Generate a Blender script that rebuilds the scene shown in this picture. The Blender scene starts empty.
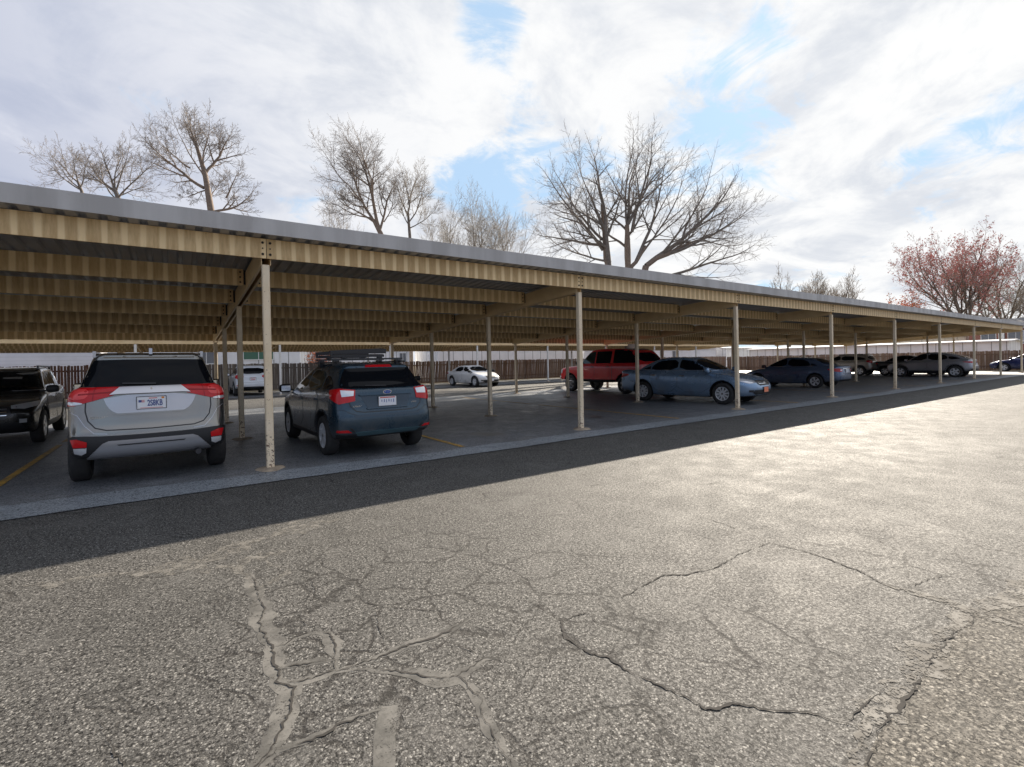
import bpy, math, random
import numpy as np
from mathutils import Vector, Matrix
from mathutils.geometry import delaunay_2d_cdt

SC = bpy.context.scene
COL = SC.collection
RAD = math.radians

# ------------------------------------------------------------------ camera
FPX, YAW, PITCH, ROLL, CY = 485.65, 0.6058, 0.0038, -0.0205, 364.48
CAM = np.array([-1.144, -8.083, 1.53])
_F = np.array([math.sin(YAW)*math.cos(PITCH), math.cos(YAW)*math.cos(PITCH), -math.sin(PITCH)])
_R = np.array([math.cos(YAW), -math.sin(YAW), 0.0])
_U = np.cross(_R, _F)
_c, _s = math.cos(ROLL), math.sin(ROLL)
_R, _U = _c*_R + _s*_U, -_s*_R + _c*_U

def at(px, py, depth):
    """world point seen at a pixel of the survey photograph, at a given distance"""
    return CAM + (_F + _R*(px-512)/FPX - _U*(py-CY)/FPX)*depth

def ground_at(px, py, z=0.0):
    d = _F + _R*(px-512)/FPX - _U*(py-CY)/FPX
    return CAM + d*(z-CAM[2])/d[2]

def make_camera():
    cd = bpy.data.cameras.new('camera')
    co = bpy.data.objects.new('camera', cd)
    COL.objects.link(co)
    m = Matrix(((_R[0], _U[0], -_F[0], CAM[0]), (_R[1], _U[1], -_F[1], CAM[1]),
                (_R[2], _U[2], -_F[2], CAM[2]), (0, 0, 0, 1)))
    co.matrix_world = m
    cd.sensor_fit = 'HORIZONTAL'
    cd.sensor_width = 36.0
    cd.lens = FPX/1024*36.0
    cd.shift_y = -(383.5-CY)/1024
    cd.clip_start = 0.05
    cd.clip_end = 4000
    SC.camera = co
make_camera()

# ------------------------------------------------------------------ helpers
def tag(o, label=None, cat=None, group=None, kind=None):
    if label: o['label'] = label
    if cat: o['category'] = cat
    if group: o['group'] = group
    if kind: o['kind'] = kind
    return o

def empty(name, loc=(0, 0, 0), rz=0.0, label=None, cat=None, group=None):
    o = bpy.data.objects.new(name, None)
    COL.objects.link(o)
    o.location = loc
    o.rotation_euler = (0, 0, rz)
    o.empty_display_size = 0.2
    return tag(o, label, cat, group)

def mesh_obj(name, verts, faces, mats, parent=None, smooth=False, fmat=None, sharp=None):
    me = bpy.data.meshes.new(name)
    me.from_pydata([tuple(map(float, v)) for v in verts], [], [tuple(map(int, f)) for f in faces])
    if not isinstance(mats, (list, tuple)): mats = [mats]
    for m in mats: me.materials.append(m)
    if fmat is not None and len(me.polygons):
        me.polygons.foreach_set('material_index', np.asarray(fmat, dtype=np.int32))
    if len(me.polygons):
        me.polygons.foreach_set('use_smooth', np.full(len(me.polygons), bool(smooth)))
    if smooth and sharp is not None:
        me.set_sharp_from_angle(angle=RAD(sharp))
    me.update()
    o = bpy.data.objects.new(name, me)
    COL.objects.link(o)
    if parent is not None: o.parent = parent
    return o

def copy_tree(o, parent=None):
    c = o.copy()
    COL.objects.link(c)
    c.parent = parent
    for ch in list(o.children): copy_tree(ch, c)
    return c

class MB:
    """collects simple solids into one mesh"""
    def __init__(self):
        self.v, self.f, self.m = [], [], []
    def add(self, verts, faces, mi=0):
        b = len(self.v)
        self.v += [tuple(v) for v in verts]
        self.f += [tuple(i+b for i in f) for f in faces]
        self.m += [mi]*len(faces)
    def box(self, x0, x1, y0, y1, z0, z1, mi=0, dz=0.0):
        """dz: extra height of the y1 end (a sloping bar)"""
        v = [(x0, y0, z0), (x1, y0, z0), (x1, y1, z0+dz), (x0, y1, z0+dz),
             (x0, y0, z1), (x1, y0, z1), (x1, y1, z1+dz), (x0, y1, z1+dz)]
        f = [(3, 2, 1, 0), (4, 5, 6, 7), (0, 1, 5, 4), (1, 2, 6, 5), (2, 3, 7, 6), (3, 0, 4, 7)]
        self.add(v, f, mi)
    def cyl(self, p, axis, r, h, n=12, mi=0, r2=None):
        a = Vector(axis).normalized()
        u = a.orthogonal().normalized(); w = a.cross(u)
        r2 = r if r2 is None else r2
        p = Vector(p); v = []
        for k in range(n):
            t = 2*math.pi*k/n
            v.append(p + (u*math.cos(t)+w*math.sin(t))*r)
        for k in range(n):
            t = 2*math.pi*k/n
            v.append(p + a*h + (u*math.cos(t)+w*math.sin(t))*r2)
        f = [(k, (k+1) % n, n+(k+1) % n, n+k) for k in range(n)]
        f += [tuple(range(n-1, -1, -1)), tuple(range(n, 2*n))]
        self.add(v, f, mi)
    def prism(self, poly, axis, a0, a1, mi=0):
        """poly in the plane normal to axis ('x': (y,z), 'y': (x,z), 'z': (x,y))"""
        def P(q, a):
            return {'x': (a, q[0], q[1]), 'y': (q[0], a, q[1]), 'z': (q[0], q[1], a)}[axis]
        n = len(poly)
        v = [P(q, a0) for q in poly]+[P(q, a1) for q in poly]
        f = [(k, (k+1) % n, n+(k+1) % n, n+k) for k in range(n)]
        f += [tuple(range(n-1, -1, -1)), tuple(range(n, 2*n))]
        self.add(v, f, mi)
    def build(self, name, mats, parent=None, smooth=False, sharp=None):
        o = mesh_obj(name, self.v, self.f, mats, parent, smooth, self.m, sharp)
        fix_normals(o.data)
        return o

def fix_normals(me):
    import bmesh
    bm = bmesh.new(); bm.from_mesh(me)
    bmesh.ops.recalc_face_normals(bm, faces=bm.faces)
    bm.to_mesh(me); bm.free()

def tubes(name, lines, mat, parent=None, sides=5):
    """lines: list of (points, radii); one mesh of tapered tubes"""
    V, Fc, nb = [], [], 0
    groups = {}
    for pts, rad in lines:
        groups.setdefault((len(pts), sides if rad[0] > 0.05 else 3), []).append((pts, rad))
    for (n, sd), L in groups.items():
        P = np.array([l[0] for l in L], float); Rd = np.array([l[1] for l in L], float)
        T = np.gradient(P, axis=1)
        T /= np.linalg.norm(T, axis=2, keepdims=True)+1e-9
        ref = np.where(np.abs(T[:, :1, 2:3]) < 0.9, np.array([0.31, 0.17, 0.93]), np.array([1., 0.1, 0.]))
        A = np.cross(T, np.broadcast_to(ref, T.shape)); A /= np.linalg.norm(A, axis=2, keepdims=True)+1e-9
        B = np.cross(T, A)
        ang = np.arange(sd)*2*math.pi/sd
        ring = P[:, :, None, :]+(A[:, :, None, :]*np.cos(ang)[:, None]+B[:, :, None, :]*np.sin(ang)[:, None])*Rd[:, :, None, None]
        V.append(ring.reshape(-1, 3))
        m = len(L)
        base = nb+np.arange(m)[:, None, None]*(n*sd)+np.arange(n-1)[None, :, None]*sd
        k = np.arange(sd)[None, None, :]; k2 = (k+1) % sd
        F4 = np.stack([base+k, base+k2, base+k2+sd, base+k+sd], -1).reshape(-1, 4)
        Fc += F4.tolist()
        nb += m*n*sd
    V = np.concatenate(V)
    return mesh_obj(name, V.tolist(), Fc, mat, parent, True)

# ------------------------------------------------------------------ node helpers
class NT:
    def __init__(self, tree):
        self.t = tree; self.n = tree.nodes; self.l = tree.links
    def node(self, typ, **kw):
        nd = self.n.new(typ)
        for k, v in kw.items(): setattr(nd, k, v)
        return nd
    def link(self, a, b): self.l.new(a, b)
    def setin(self, sock, v):
        if hasattr(v, 'is_output') or isinstance(v, bpy.types.NodeSocket): self.l.new(v, sock)
        else: sock.default_value = v
    def math(self, op, a, b=0.0, c=0.0, clamp=False):
        nd = self.node('ShaderNodeMath', operation=op, use_clamp=clamp)
        for i, v in enumerate((a, b, c)): self.setin(nd.inputs[i], v)
        return nd.outputs[0]
    def vmath(self, op, a, b=(0, 0, 0)):
        nd = self.node('ShaderNodeVectorMath', operation=op)
        self.setin(nd.inputs[0], a); self.setin(nd.inputs[1], b)
        return nd.outputs['Value'] if op in ('DOT_PRODUCT', 'LENGTH', 'DISTANCE') else nd.outputs[0]
    def noise(self, vec, scale, detail=4.0, rough=0.55, dist=0.0):
        nd = self.node('ShaderNodeTexNoise')
        if vec is not None: self.link(vec, nd.inputs['Vector'])
        nd.inputs['Scale'].default_value = scale; nd.inputs['Detail'].default_value = detail
        nd.inputs['Roughness'].default_value = rough; nd.inputs['Distortion'].default_value = dist
        return nd.outputs['Fac']
    def voro(self, vec, scale, feature='F1', out='Distance', rnd=1.0):
        nd = self.node('ShaderNodeTexVoronoi', feature=feature)
        if vec is not None: self.link(vec, nd.inputs['Vector'])
        nd.inputs['Scale'].default_value = scale; nd.inputs['Randomness'].default_value = rnd
        return nd.outputs[out]
    def ramp(self, fac, stops, interp='LINEAR'):
        nd = self.node('ShaderNodeValToRGB')
        nd.color_ramp.interpolation = interp
        e = nd.color_ramp.elements
        while len(e) > 1: e.remove(e[-1])
        for i, (p, c) in enumerate(stops):
            el = e[0] if i == 0 else e.new(p)
            el.position = p
            el.color = c if len(c) == 4 else (*c, 1)
        self.setin(nd.inputs[0], fac)
        return nd.outputs[0]
    def step(self, v, lo, hi):
        nd = self.node('ShaderNodeMapRange', interpolation_type='SMOOTHSTEP')
        self.setin(nd.inputs[0], v); nd.inputs[1].default_value = lo; nd.inputs[2].default_value = hi
        return nd.outputs[0]
    def mix(self, f, a, b, blend='MIX'):
        nd = self.node('ShaderNodeMix', data_type='RGBA', blend_type=blend)
        self.setin(nd.inputs[0], f)
        for s, v in ((nd.inputs[6], a), (nd.inputs[7], b)):
            if isinstance(v, (tuple, list)): v = (*v[:3], 1)
            self.setin(s, v)
        return nd.outputs[2]
    def bump(self, h, strength=0.5, dist=0.01, normal=None):
        nd = self.node('ShaderNodeBump')
        nd.inputs['Strength'].default_value = strength; nd.inputs['Distance'].default_value = dist
        self.link(h, nd.inputs['Height'])
        if normal is not None: self.link(normal, nd.inputs['Normal'])
        return nd.outputs[0]

def mat(name, color=(0.5, 0.5, 0.5), rough=0.5, metal=0.0, **kw):
    m = bpy.data.materials.new(name); m.use_nodes = True
    b = m.node_tree.nodes['Principled BSDF']
    b.inputs['Base Color'].default_value = (*color, 1)
    b.inputs['Roughness'].default_value = rough
    b.inputs['Metallic'].default_value = metal
    for k, v in kw.items(): b.inputs[k].default_value = v
    return m

def mat_nodes(name):
    m = bpy.data.materials.new(name); m.use_nodes = True
    return m, NT(m.node_tree), m.node_tree.nodes['Principled BSDF']

def varied(name, c1, c2, rough=0.6, scale=3.0, metal=0.0, bump=0.0, rough2=None, space='Object', stretch=None):
    """a surface that drifts between two colours with fine noise"""
    m, t, b = mat_nodes(name)
    tc = t.node('ShaderNodeTexCoord').outputs[space]
    if stretch:
        mp = t.node('ShaderNodeMapping'); t.link(tc, mp.inputs[0]); mp.inputs['Scale'].default_value = stretch; tc = mp.outputs[0]
    n = t.noise(tc, scale, 6, 0.6)
    t.link(t.mix(t.step(n, 0.3, 0.7), c1, c2), b.inputs['Base Color'])
    b.inputs['Metallic'].default_value = metal
    if rough2 is None: b.inputs['Roughness'].default_value = rough
    else:
        r = t.math('ADD', rough, t.math('MULTIPLY', t.step(n, 0.3, 0.7), rough2-rough)); t.link(r, b.inputs['Roughness'])
    if bump: t.link(t.bump(t.noise(tc, scale*8, 4), bump, 0.01), b.inputs['Normal'])
    return m

# ------------------------------------------------------------------ light and sky
SUN_AZ, SUN_EL = RAD(65.0), RAD(31.5)
SUN = np.array([math.sin(SUN_AZ)*math.cos(SUN_EL), math.cos(SUN_AZ)*math.cos(SUN_EL), math.sin(SUN_EL)])
sl = bpy.data.lights.new('sun', 'SUN'); sl.energy = 5.0; sl.angle = RAD(0.55); sl.color = (1.0, 0.895, 0.755)
so = bpy.data.objects.new('sun', sl); COL.objects.link(so)
so.rotation_euler = Vector(SUN).to_track_quat('Z', 'Y').to_euler()
so.location = (0, 0, 60)

def build_world():
    w = bpy.data.worlds.new('World'); SC.world = w; w.use_nodes = True
    t = NT(w.node_tree); bg = w.node_tree.nodes['Background']
    sky = t.node('ShaderNodeTexSky', sky_type='NISHITA'); sky.sun_disc = False
    sky.sun_elevation = SUN_EL; sky.sun_rotation = SUN_AZ
    sky.air_density = 1.0; sky.dust_density = 0.6; sky.ozone_density = 1.5
    d = t.node('ShaderNodeTexCoord').outputs['Generated']
    sep = t.node('ShaderNodeSeparateXYZ'); t.link(d, sep.inputs[0])
    zz = t.math('ADD', t.math('MAXIMUM', sep.outputs[2], 0.0), 0.22)
    cmb = t.node('ShaderNodeCombineXYZ')
    t.link(t.math('DIVIDE', sep.outputs[0], zz), cmb.inputs[0]); t.link(t.math('DIVIDE', sep.outputs[1], zz), cmb.inputs[1])
    uv = cmb.outputs[0]
    n1 = t.noise(uv, 1.15, 9, 0.56, 0.35)
    mp = t.node('ShaderNodeMapping'); t.link(uv, mp.inputs[0]); mp.inputs['Location'].default_value = (7.3, 2.1, 4.0)
    n2 = t.noise(mp.outputs[0], 0.7, 7, 0.6, 0.2)
    n3 = t.noise(mp.outputs[0], 4.2, 6, 0.6, 0.4)
    dens = t.math('ADD', n1, t.math('MULTIPLY', t.math('SUBTRACT', n3, 0.5), 0.22))
    # openings in the cloud deck (directions in the sky)
    def blob(px, py, size, amt, acc):
        v = _F + _R*(px-512)/FPX - _U*(py-CY)/FPX; v = v/np.linalg.norm(v)
        dp = t.vmath('DOT_PRODUCT', d, tuple(v))
        c0, c1 = math.cos(RAD(size)), math.cos(RAD(size*0.15))
        return t.math('ADD', acc, t.math('MULTIPLY', t.step(dp, c0, c1), amt))
    acc = dens
    for b in SKY_BLOBS: acc = blob(*b, acc)
    cover = t.step(t.math('ADD', acc, t.math('MULTIPLY', t.math('SUBTRACT', t.noise(uv, 4.0, 10, 0.68, 1.1), 0.5), 0.60)), 0.325, 0.50)
    # cloud tone: bright towards the sun, lilac grey underneath in the thick parts
    sd = t.vmath('DOT_PRODUCT', d, tuple(SUN))
    glow = t.step(sd, 0.0, 0.92)
    thick = t.step(t.math('ADD', n2, t.math('MULTIPLY', t.math('SUBTRACT', n3, 0.5), 0.35)), 0.36, 0.56)
    shade = t.math('MULTIPLY', thick, t.math('SUBTRACT', 1.0, t.math('MULTIPLY', glow, 0.95)))
    lit = t.mix(glow, CLOUD_LIT_FAR, CLOUD_LIT_SUN)
    n4 = t.noise(uv, 2.3, 10, 0.62, 0.5)
    tex = t.math('ADD', 0.78, t.math('MULTIPLY', t.step(t.math('ADD', t.math('MULTIPLY', n4, 0.7), t.math('MULTIPLY', n3, 0.3)), 0.38, 0.57), 0.24))
    tx = t.node('ShaderNodeCombineXYZ')
    t.link(t.math('POWER', tex, 1.15), tx.inputs[0]); t.link(tex, tx.inputs[1]); t.link(t.math('POWER', tex, 0.72), tx.inputs[2])
    lit = t.mix(1.0, lit, tx.outputs[0], 'MULTIPLY')
    col = t.mix(shade, lit, CLOUD_GREY)
    skyc = t.mix(1.0, sky.outputs[0], SKY_TINT, 'MULTIPLY')
    skyc = t.mix(0.93, skyc, SKY_VEIL)
    fin = t.mix(cover, skyc, col)
    t.link(fin, bg.inputs['Color'])
    bg.inputs['Strength'].default_value = 0.1
EXPOSURE = 1.12
SKY_BLOBS = [(490, 30, 5, -0.15), (735, 55, 8, -0.09), (690, 110, 8, -0.02), (480, 192, 5, -0.11), (545, 60, 8, 0.09), (830, 120, 10, -0.06), (200, 60, 10, -0.05), (60, 130, 12, -0.02),
             (960, 130, 7, -0.06), (560, 190, 6, 0.03), (600, 130, 7, 0.05),
             (250, 100, 26, 0.12), (600, 40, 9, 0.10), (840, 190, 12, 0.13), (420, 90, 10, 0.08), (900, 40, 10, 0.14), (760, 90, 4, 0.08), (1010, 215, 5, 0.1)]
CLOUD_LIT_FAR = (4.1, 4.2, 4.6)
CLOUD_LIT_SUN = (4.6, 4.62, 4.62)
CLOUD_GREY = (1.9, 2.12, 2.85)
SKY_TINT = (0.75, 1.05, 1.3)
SKY_VEIL = (2.35, 3.2, 4.15)
build_world()
vs = SC.view_settings
vs.view_transform = 'Standard'; vs.look = 'None'; vs.gamma = 1.0; vs.exposure = EXPOSURE; vs.use_curve_mapping = False
SC.cycles.use_denoising = True
SC.cycles.max_bounces = 8
SC.cycles.diffuse_bounces = 5
SC.cycles.sample_clamp_indirect = 6.0
# ------------------------------------------------------------------ materials of the place
def mat_asphalt(name, base, light, dark, patch=0.5, spec=0.4, scale=62.0, rough=(0.5, 0.66), bump=1.0, cracks=False):
    m, t, b = mat_nodes(name)
    geo = t.node('ShaderNodeNewGeometry').outputs['Position']
    big = t.noise(geo, 0.45, 6, 0.6, 0.3)
    mid = t.noise(geo, 2.6, 6, 0.65)
    fine = t.noise(geo, 22, 5, 0.65)
    vd = t.voro(geo, scale)
    vc = t.voro(geo, scale, out='Color')
    sp = t.node('ShaderNodeSeparateXYZ'); t.link(vc, sp.inputs[0])
    v2 = t.voro(geo, scale*0.42)
    # stone colours
    c = t.mix(t.step(sp.outputs[0], 0.0, 1.0), dark, base)
    c = t.mix(t.step(sp.outputs[1], 0.72, 1.0), c, light)
    # binder between the stones
    gap = t.step(vd, 0.42, 0.80)
    c = t.mix(t.math('MULTIPLY', gap, 0.75), c, tuple(x*0.32 for x in dark))
    pit = t.math('MULTIPLY', t.step(t.noise(geo, 48, 4, 0.75), 0.50, 0.58), t.step(v2, 0.10, 0.32))
    c = t.mix(t.math('MULTIPLY', pit, 0.97), c, tuple(x*0.12 for x in dark))
    # odd larger stones and threadbare areas
    v3 = t.voro(geo, scale*0.3); v3c = t.voro(geo, scale*0.3, out='Color')
    s3 = t.node('ShaderNodeSeparateXYZ'); t.link(v3c, s3.inputs[0])
    c = t.mix(t.math('MULTIPLY', t.math('MULTIPLY', t.step(s3.outputs[0], 0.90, 0.93), t.math('SUBTRACT', 1.0, t.step(v3, 0.16, 0.26))), 0.7), c, tuple(min(1, x*1.25) for x in light))
    c = t.mix(t.math('MULTIPLY', t.step(t.noise(geo, 1.7, 6, 0.7, 0.5), 0.52, 0.66), 0.35), c, base)
    if cracks:
        dn = t.node('ShaderNodeVectorMath', operation='MULTIPLY_ADD')
        nz = t.node('ShaderNodeTexNoise'); t.link(geo, nz.inputs['Vector']); nz.inputs['Scale'].default_value = 3.2; nz.inputs['Detail'].default_value = 7; nz.inputs['Roughness'].default_value = 0.68
        t.link(nz.outputs['Color'], dn.inputs[0]); dn.inputs[1].default_value = (0.30, 0.30, 0.0); t.link(geo, dn.inputs[2])
        e1 = t.voro(dn.outputs[0], 2.4, 'DISTANCE_TO_EDGE'); e2 = t.voro(dn.outputs[0], 0.8, 'DISTANCE_TO_EDGE')
        region = None
        for (px, py), rad in (((400, 610), 1.9), ((545, 650), 1.1), ((300, 640), 1.0), ((760, 640), 0.5), ((960, 560), 1.0)):
            g = ground_at(px, py)
            dd = t.vmath('DISTANCE', geo, (g[0], g[1], 0.0))
            k = t.math('SUBTRACT', 1.0, t.step(dd, rad*0.45, rad))
            region = k if region is None else t.math('MAXIMUM', region, k)
        brk = t.noise(geo, 2.0, 5, 0.7)
        l1 = t.math('MULTIPLY', t.math('SUBTRACT', 1.0, t.step(e1, 0.012, 0.034)), t.math('MULTIPLY', region, t.step(brk, 0.36, 0.50)))
        l2 = t.math('MULTIPLY', t.math('SUBTRACT', 1.0, t.step(e2, 0.004, 0.011)), t.step(brk, 0.46, 0.60))
        crk_ = t.math('MAXIMUM', l1, t.math('MULTIPLY', l2, 0.85))
        crk_ = t.math('MULTIPLY', crk_, t.math('ADD', 0.25, t.math('MULTIPLY', t.step(fine, 0.36, 0.56), 0.75)))
        c = t.mix(crk_, c, (0.022, 0.020, 0.018))
    # worn and dirty areas
    tone = t.math('ADD', 0.68, t.math('MULTIPLY', t.math('ADD', t.math('MULTIPLY', big, 0.6), t.math('MULTIPLY', mid, 0.4)), patch*1.3))
    tc = t.node('ShaderNodeCombineXYZ')
    for i in range(3): t.link(tone, tc.inputs[i])
    c = t.mix(1.0, c, tc.outputs[0], 'MULTIPLY')
    st = t.step(t.noise(geo, 0.7, 6, 0.72, 0.9), 0.55, 0.70)
    c = t.mix(t.math('MULTIPLY', st, 0.42), c, tuple(x*0.45 for x in dark))
    t.link(c, b.inputs['Base Color'])
    r = t.math('ADD', rough[0], t.math('MULTIPLY', t.step(t.math('ADD', t.math('MULTIPLY', big, 0.25), t.math('ADD', t.math('MULTIPLY', mid, 0.4), t.math('MULTIPLY', fine, 0.35))), 0.36, 0.62), rough[1]-rough[0]))
    t.link(r, b.inputs['Roughness'])
    h = t.math('ADD', t.math('MULTIPLY', t.math('SUBTRACT', 1.0, vd), 0.5), t.math('MULTIPLY', t.noise(geo, scale*0.75, 4, 0.7), 0.9))
    h = t.math('SUBTRACT', h, t.math('MULTIPLY', pit, 1.1))
    if cracks: h = t.math('SUBTRACT', h, t.math('MULTIPLY', crk_, 2.0))
    nb = t.bump(h, 0.75*bump, 0.009)
    nb = t.bump(mid, 0.25*bump, 0.05, nb)
    t.link(nb, b.inputs['Normal'])
    b.inputs['Specular IOR Level'].default_value = spec
    return m

M = {}
M['asphalt'] = mat_asphalt('coarse_asphalt', (0.128, 0.123, 0.115), (0.29, 0.278, 0.257), (0.068, 0.065, 0.060), rough=(0.60, 0.78), bump=0.55, spec=0.24, scale=125.0, cracks=True)
M['asphalt_brown'] = mat_asphalt('brown_asphalt', (0.150, 0.137, 0.117), (0.31, 0.285, 0.245), (0.085, 0.077, 0.065), scale=85, rough=(0.7, 0.9), bump=0.55, spec=0.28)
M['stall'] = mat_asphalt('smooth_asphalt', (0.215, 0.228, 0.245), (0.26, 0.27, 0.28), (0.15, 0.158, 0.17), scale=130, rough=(0.34, 0.58), bump=0.25, patch=0.75)
M['sky_lit_edge'] = mat_asphalt('sky_lit_asphalt_edge', (0.36, 0.40, 0.44), (0.43, 0.46, 0.49), (0.30, 0.33, 0.36), scale=120, rough=(0.36, 0.55), bump=0.25, patch=0.45)  # paler, bluer copy of the paving colour: sky light painted along its edge
def mat_worn(name, c1, c2, keep=.5, soft=.22):
    """thin worn layer: torn through to the asphalt below where it has crumbled"""
    m, t, b = mat_nodes(name)
    geo = t.node('ShaderNodeNewGeometry').outputs['Position']
    n = t.noise(geo, 6, 6, .65); f = t.noise(geo, 75, 4, .7)
    c = t.mix(t.step(n, .36, .62), c1, c2)
    c = t.mix(t.math('MULTIPLY', t.step(f, .55, .68), .5), c, tuple(x*.5 for x in c2))
    t.link(c, b.inputs['Base Color']); b.inputs['Roughness'].default_value = .85; b.inputs['Specular IOR Level'].default_value = .2
    t.link(t.bump(f, .25, .006), b.inputs['Normal'])
    tr = t.node('ShaderNodeBsdfTransparent'); mx = t.node('ShaderNodeMixShader')
    hole = t.step(t.math('ADD', t.math('MULTIPLY', t.noise(geo, 11, 7, .75), .62), t.math('MULTIPLY', f, .38)), keep, keep+soft*.35)
    t.link(hole, mx.inputs[0]); t.link(b.outputs[0], mx.inputs[1]); t.link(tr.outputs[0], mx.inputs[2])
    out = [x for x in m.node_tree.nodes if x.type == 'OUTPUT_MATERIAL'][0]
    t.link(mx.outputs[0], out.inputs[0])
    return m
M['sealant'] = mat_worn('crack_sealant', (.150, .143, .131), (.078, .075, .069), .535)
M['spill'] = mat_worn('tan_sealer', (.170, .160, .144), (.130, .122, .109), .46)
M['sealant_dusty'] = mat_worn('dusty_sealant', (.235, .222, .20), (.14, .13, .115), .475)
M['crack'] = varied('crack_dark', (0.018, 0.016, 0.014), (0.035, 0.031, 0.027), 0.95, 30)
M['dirt'] = varied('dry_ground', (0.20, 0.165, 0.11), (0.12, 0.11, 0.06), 0.95, 0.4, bump=0.4)
M['yellow'] = None

def mat_line():
    m, t, b = mat_nodes('yellow_line_paint')
    geo = t.node('ShaderNodeNewGeometry').outputs['Position']
    n = t.noise(geo, 9, 7, 0.7); f = t.noise(geo, 60, 3, 0.6)
    wear = t.step(t.math('ADD', n, t.math('MULTIPLY', t.math('SUBTRACT', f, 0.5), 0.5)), 0.40, 0.66)
    t.link(t.mix(wear, (0.62, 0.36, 0.06), (0.17, 0.13, 0.08)), b.inputs['Base Color'])
    b.inputs['Roughness'].default_value = 0.6
    return m
M['yellow'] = mat_line()

def mat_banded(name, light, dark, pitch=0.203, phase=0.0, amt=0.85):
    """tan paint with darker bands repeating at the rib pitch of the roof sheet"""
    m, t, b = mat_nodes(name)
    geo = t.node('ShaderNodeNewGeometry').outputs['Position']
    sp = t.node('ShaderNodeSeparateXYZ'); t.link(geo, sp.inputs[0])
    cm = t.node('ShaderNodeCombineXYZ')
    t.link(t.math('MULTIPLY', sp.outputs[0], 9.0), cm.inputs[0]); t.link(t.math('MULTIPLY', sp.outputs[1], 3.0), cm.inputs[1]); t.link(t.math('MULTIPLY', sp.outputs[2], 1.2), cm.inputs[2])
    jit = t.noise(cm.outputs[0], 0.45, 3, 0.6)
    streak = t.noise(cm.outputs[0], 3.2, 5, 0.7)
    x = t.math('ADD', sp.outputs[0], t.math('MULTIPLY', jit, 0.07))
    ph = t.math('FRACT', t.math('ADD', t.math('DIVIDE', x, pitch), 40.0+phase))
    tri = t.math('ABSOLUTE', t.math('SUBTRACT', ph, 0.5))       # 0 middle of stain .. 0.5 paler band
    dark_band = t.math('SUBTRACT', 1.0, t.step(tri, 0.27, 0.40))
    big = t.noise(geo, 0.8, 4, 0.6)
    k = t.math('MULTIPLY', dark_band, t.math('MULTIPLY', amt, t.math('ADD', 0.45, t.math('MULTIPLY', t.step(t.math('ADD', t.math('MULTIPLY', streak, 0.6), t.math('MULTIPLY', big, 0.5)), 0.36, 0.68), 0.6))), clamp=True)
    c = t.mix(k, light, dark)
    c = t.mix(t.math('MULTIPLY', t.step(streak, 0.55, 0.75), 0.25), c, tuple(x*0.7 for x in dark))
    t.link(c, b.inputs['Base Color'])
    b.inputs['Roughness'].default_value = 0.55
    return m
M['beam'] = mat_banded('banded_tan_paint', (0.90, 0.675, 0.37), (0.50, 0.32, 0.135))
M['rafter'] = varied('tan_paint', (0.90, 0.67, 0.38), (0.79, 0.57, 0.30), 0.5, 2.5)
M['dark_gap'] = mat('shaded_gap_and_bolts', (0.03, 0.022, 0.016), 0.8)  # near-black for bolts, and for shade painted into rafter and purlin gaps

def mat_post(name, c, c2):
    m, t, b = mat_nodes(name)
    geo = t.node('ShaderNodeNewGeometry').outputs['Position']
    n = t.noise(geo, 2.2, 6, 0.6); f = t.noise(geo, 26, 5, 0.7)
    col = t.mix(t.step(n, 0.35, 0.65), c, c2)
    sp = t.node('ShaderNodeSeparateXYZ'); t.link(geo, sp.inputs[0])
    low = t.math('SUBTRACT', 1.0, t.step(sp.outputs[2], 0.0, 1.1))
    rust = t.step(t.math('ADD', f, t.math('MULTIPLY', low, 0.10)), 0.62, 0.70)
    col = t.mix(rust, col, (0.13, 0.055, 0.03))
    t.link(col, b.inputs['Base Color']); b.inputs['Roughness'].default_value = 0.55
    return m
M['post'] = mat_post('post_paint', (0.84, 0.70, 0.51), (0.76, 0.61, 0.41))
M['post_white'] = mat_post('post_white', (0.80, 0.77, 0.73), (0.72, 0.69, 0.64))
M['mound'] = varied('post_mound', (0.42, 0.34, 0.25), (0.25, 0.20, 0.15), 0.8, 9, bump=0.5)
M['roof'] = varied('galvanised_sheet', (0.46, 0.47, 0.49), (0.34, 0.345, 0.36), 0.45, 1.6, 0.35, stretch=(1, 0.3, 1))
M['trim'] = varied('grey_trim', (0.50, 0.485, 0.475), (0.385, 0.37, 0.36), 0.45, 1.0, 0.0, rough2=0.6, stretch=(3.0, 1.0, .35))

# ------------------------------------------------------------------ ground
def sheet(name, x0, x1, y0, y1, z, m, kind='structure', nx=1, ny=1):
    xs = np.linspace(x0, x1, nx+1); ys = np.linspace(y0, y1, ny+1)
    v = [(x, y, z) for y in ys for x in xs]
    f = [(j*(nx+1)+i, j*(nx+1)+i+1, (j+1)*(nx+1)+i+1, (j+1)*(nx+1)+i) for j in range(ny) for i in range(nx)]
    return tag(mesh_obj(name, v, f, m), kind=kind)
sheet('ground', -900, 1100, -900, 1100, -0.03, M['dirt'])
sheet('parking_lot', -60, 56.3, -60, 27.2, 0.0, M['asphalt'])
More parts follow.
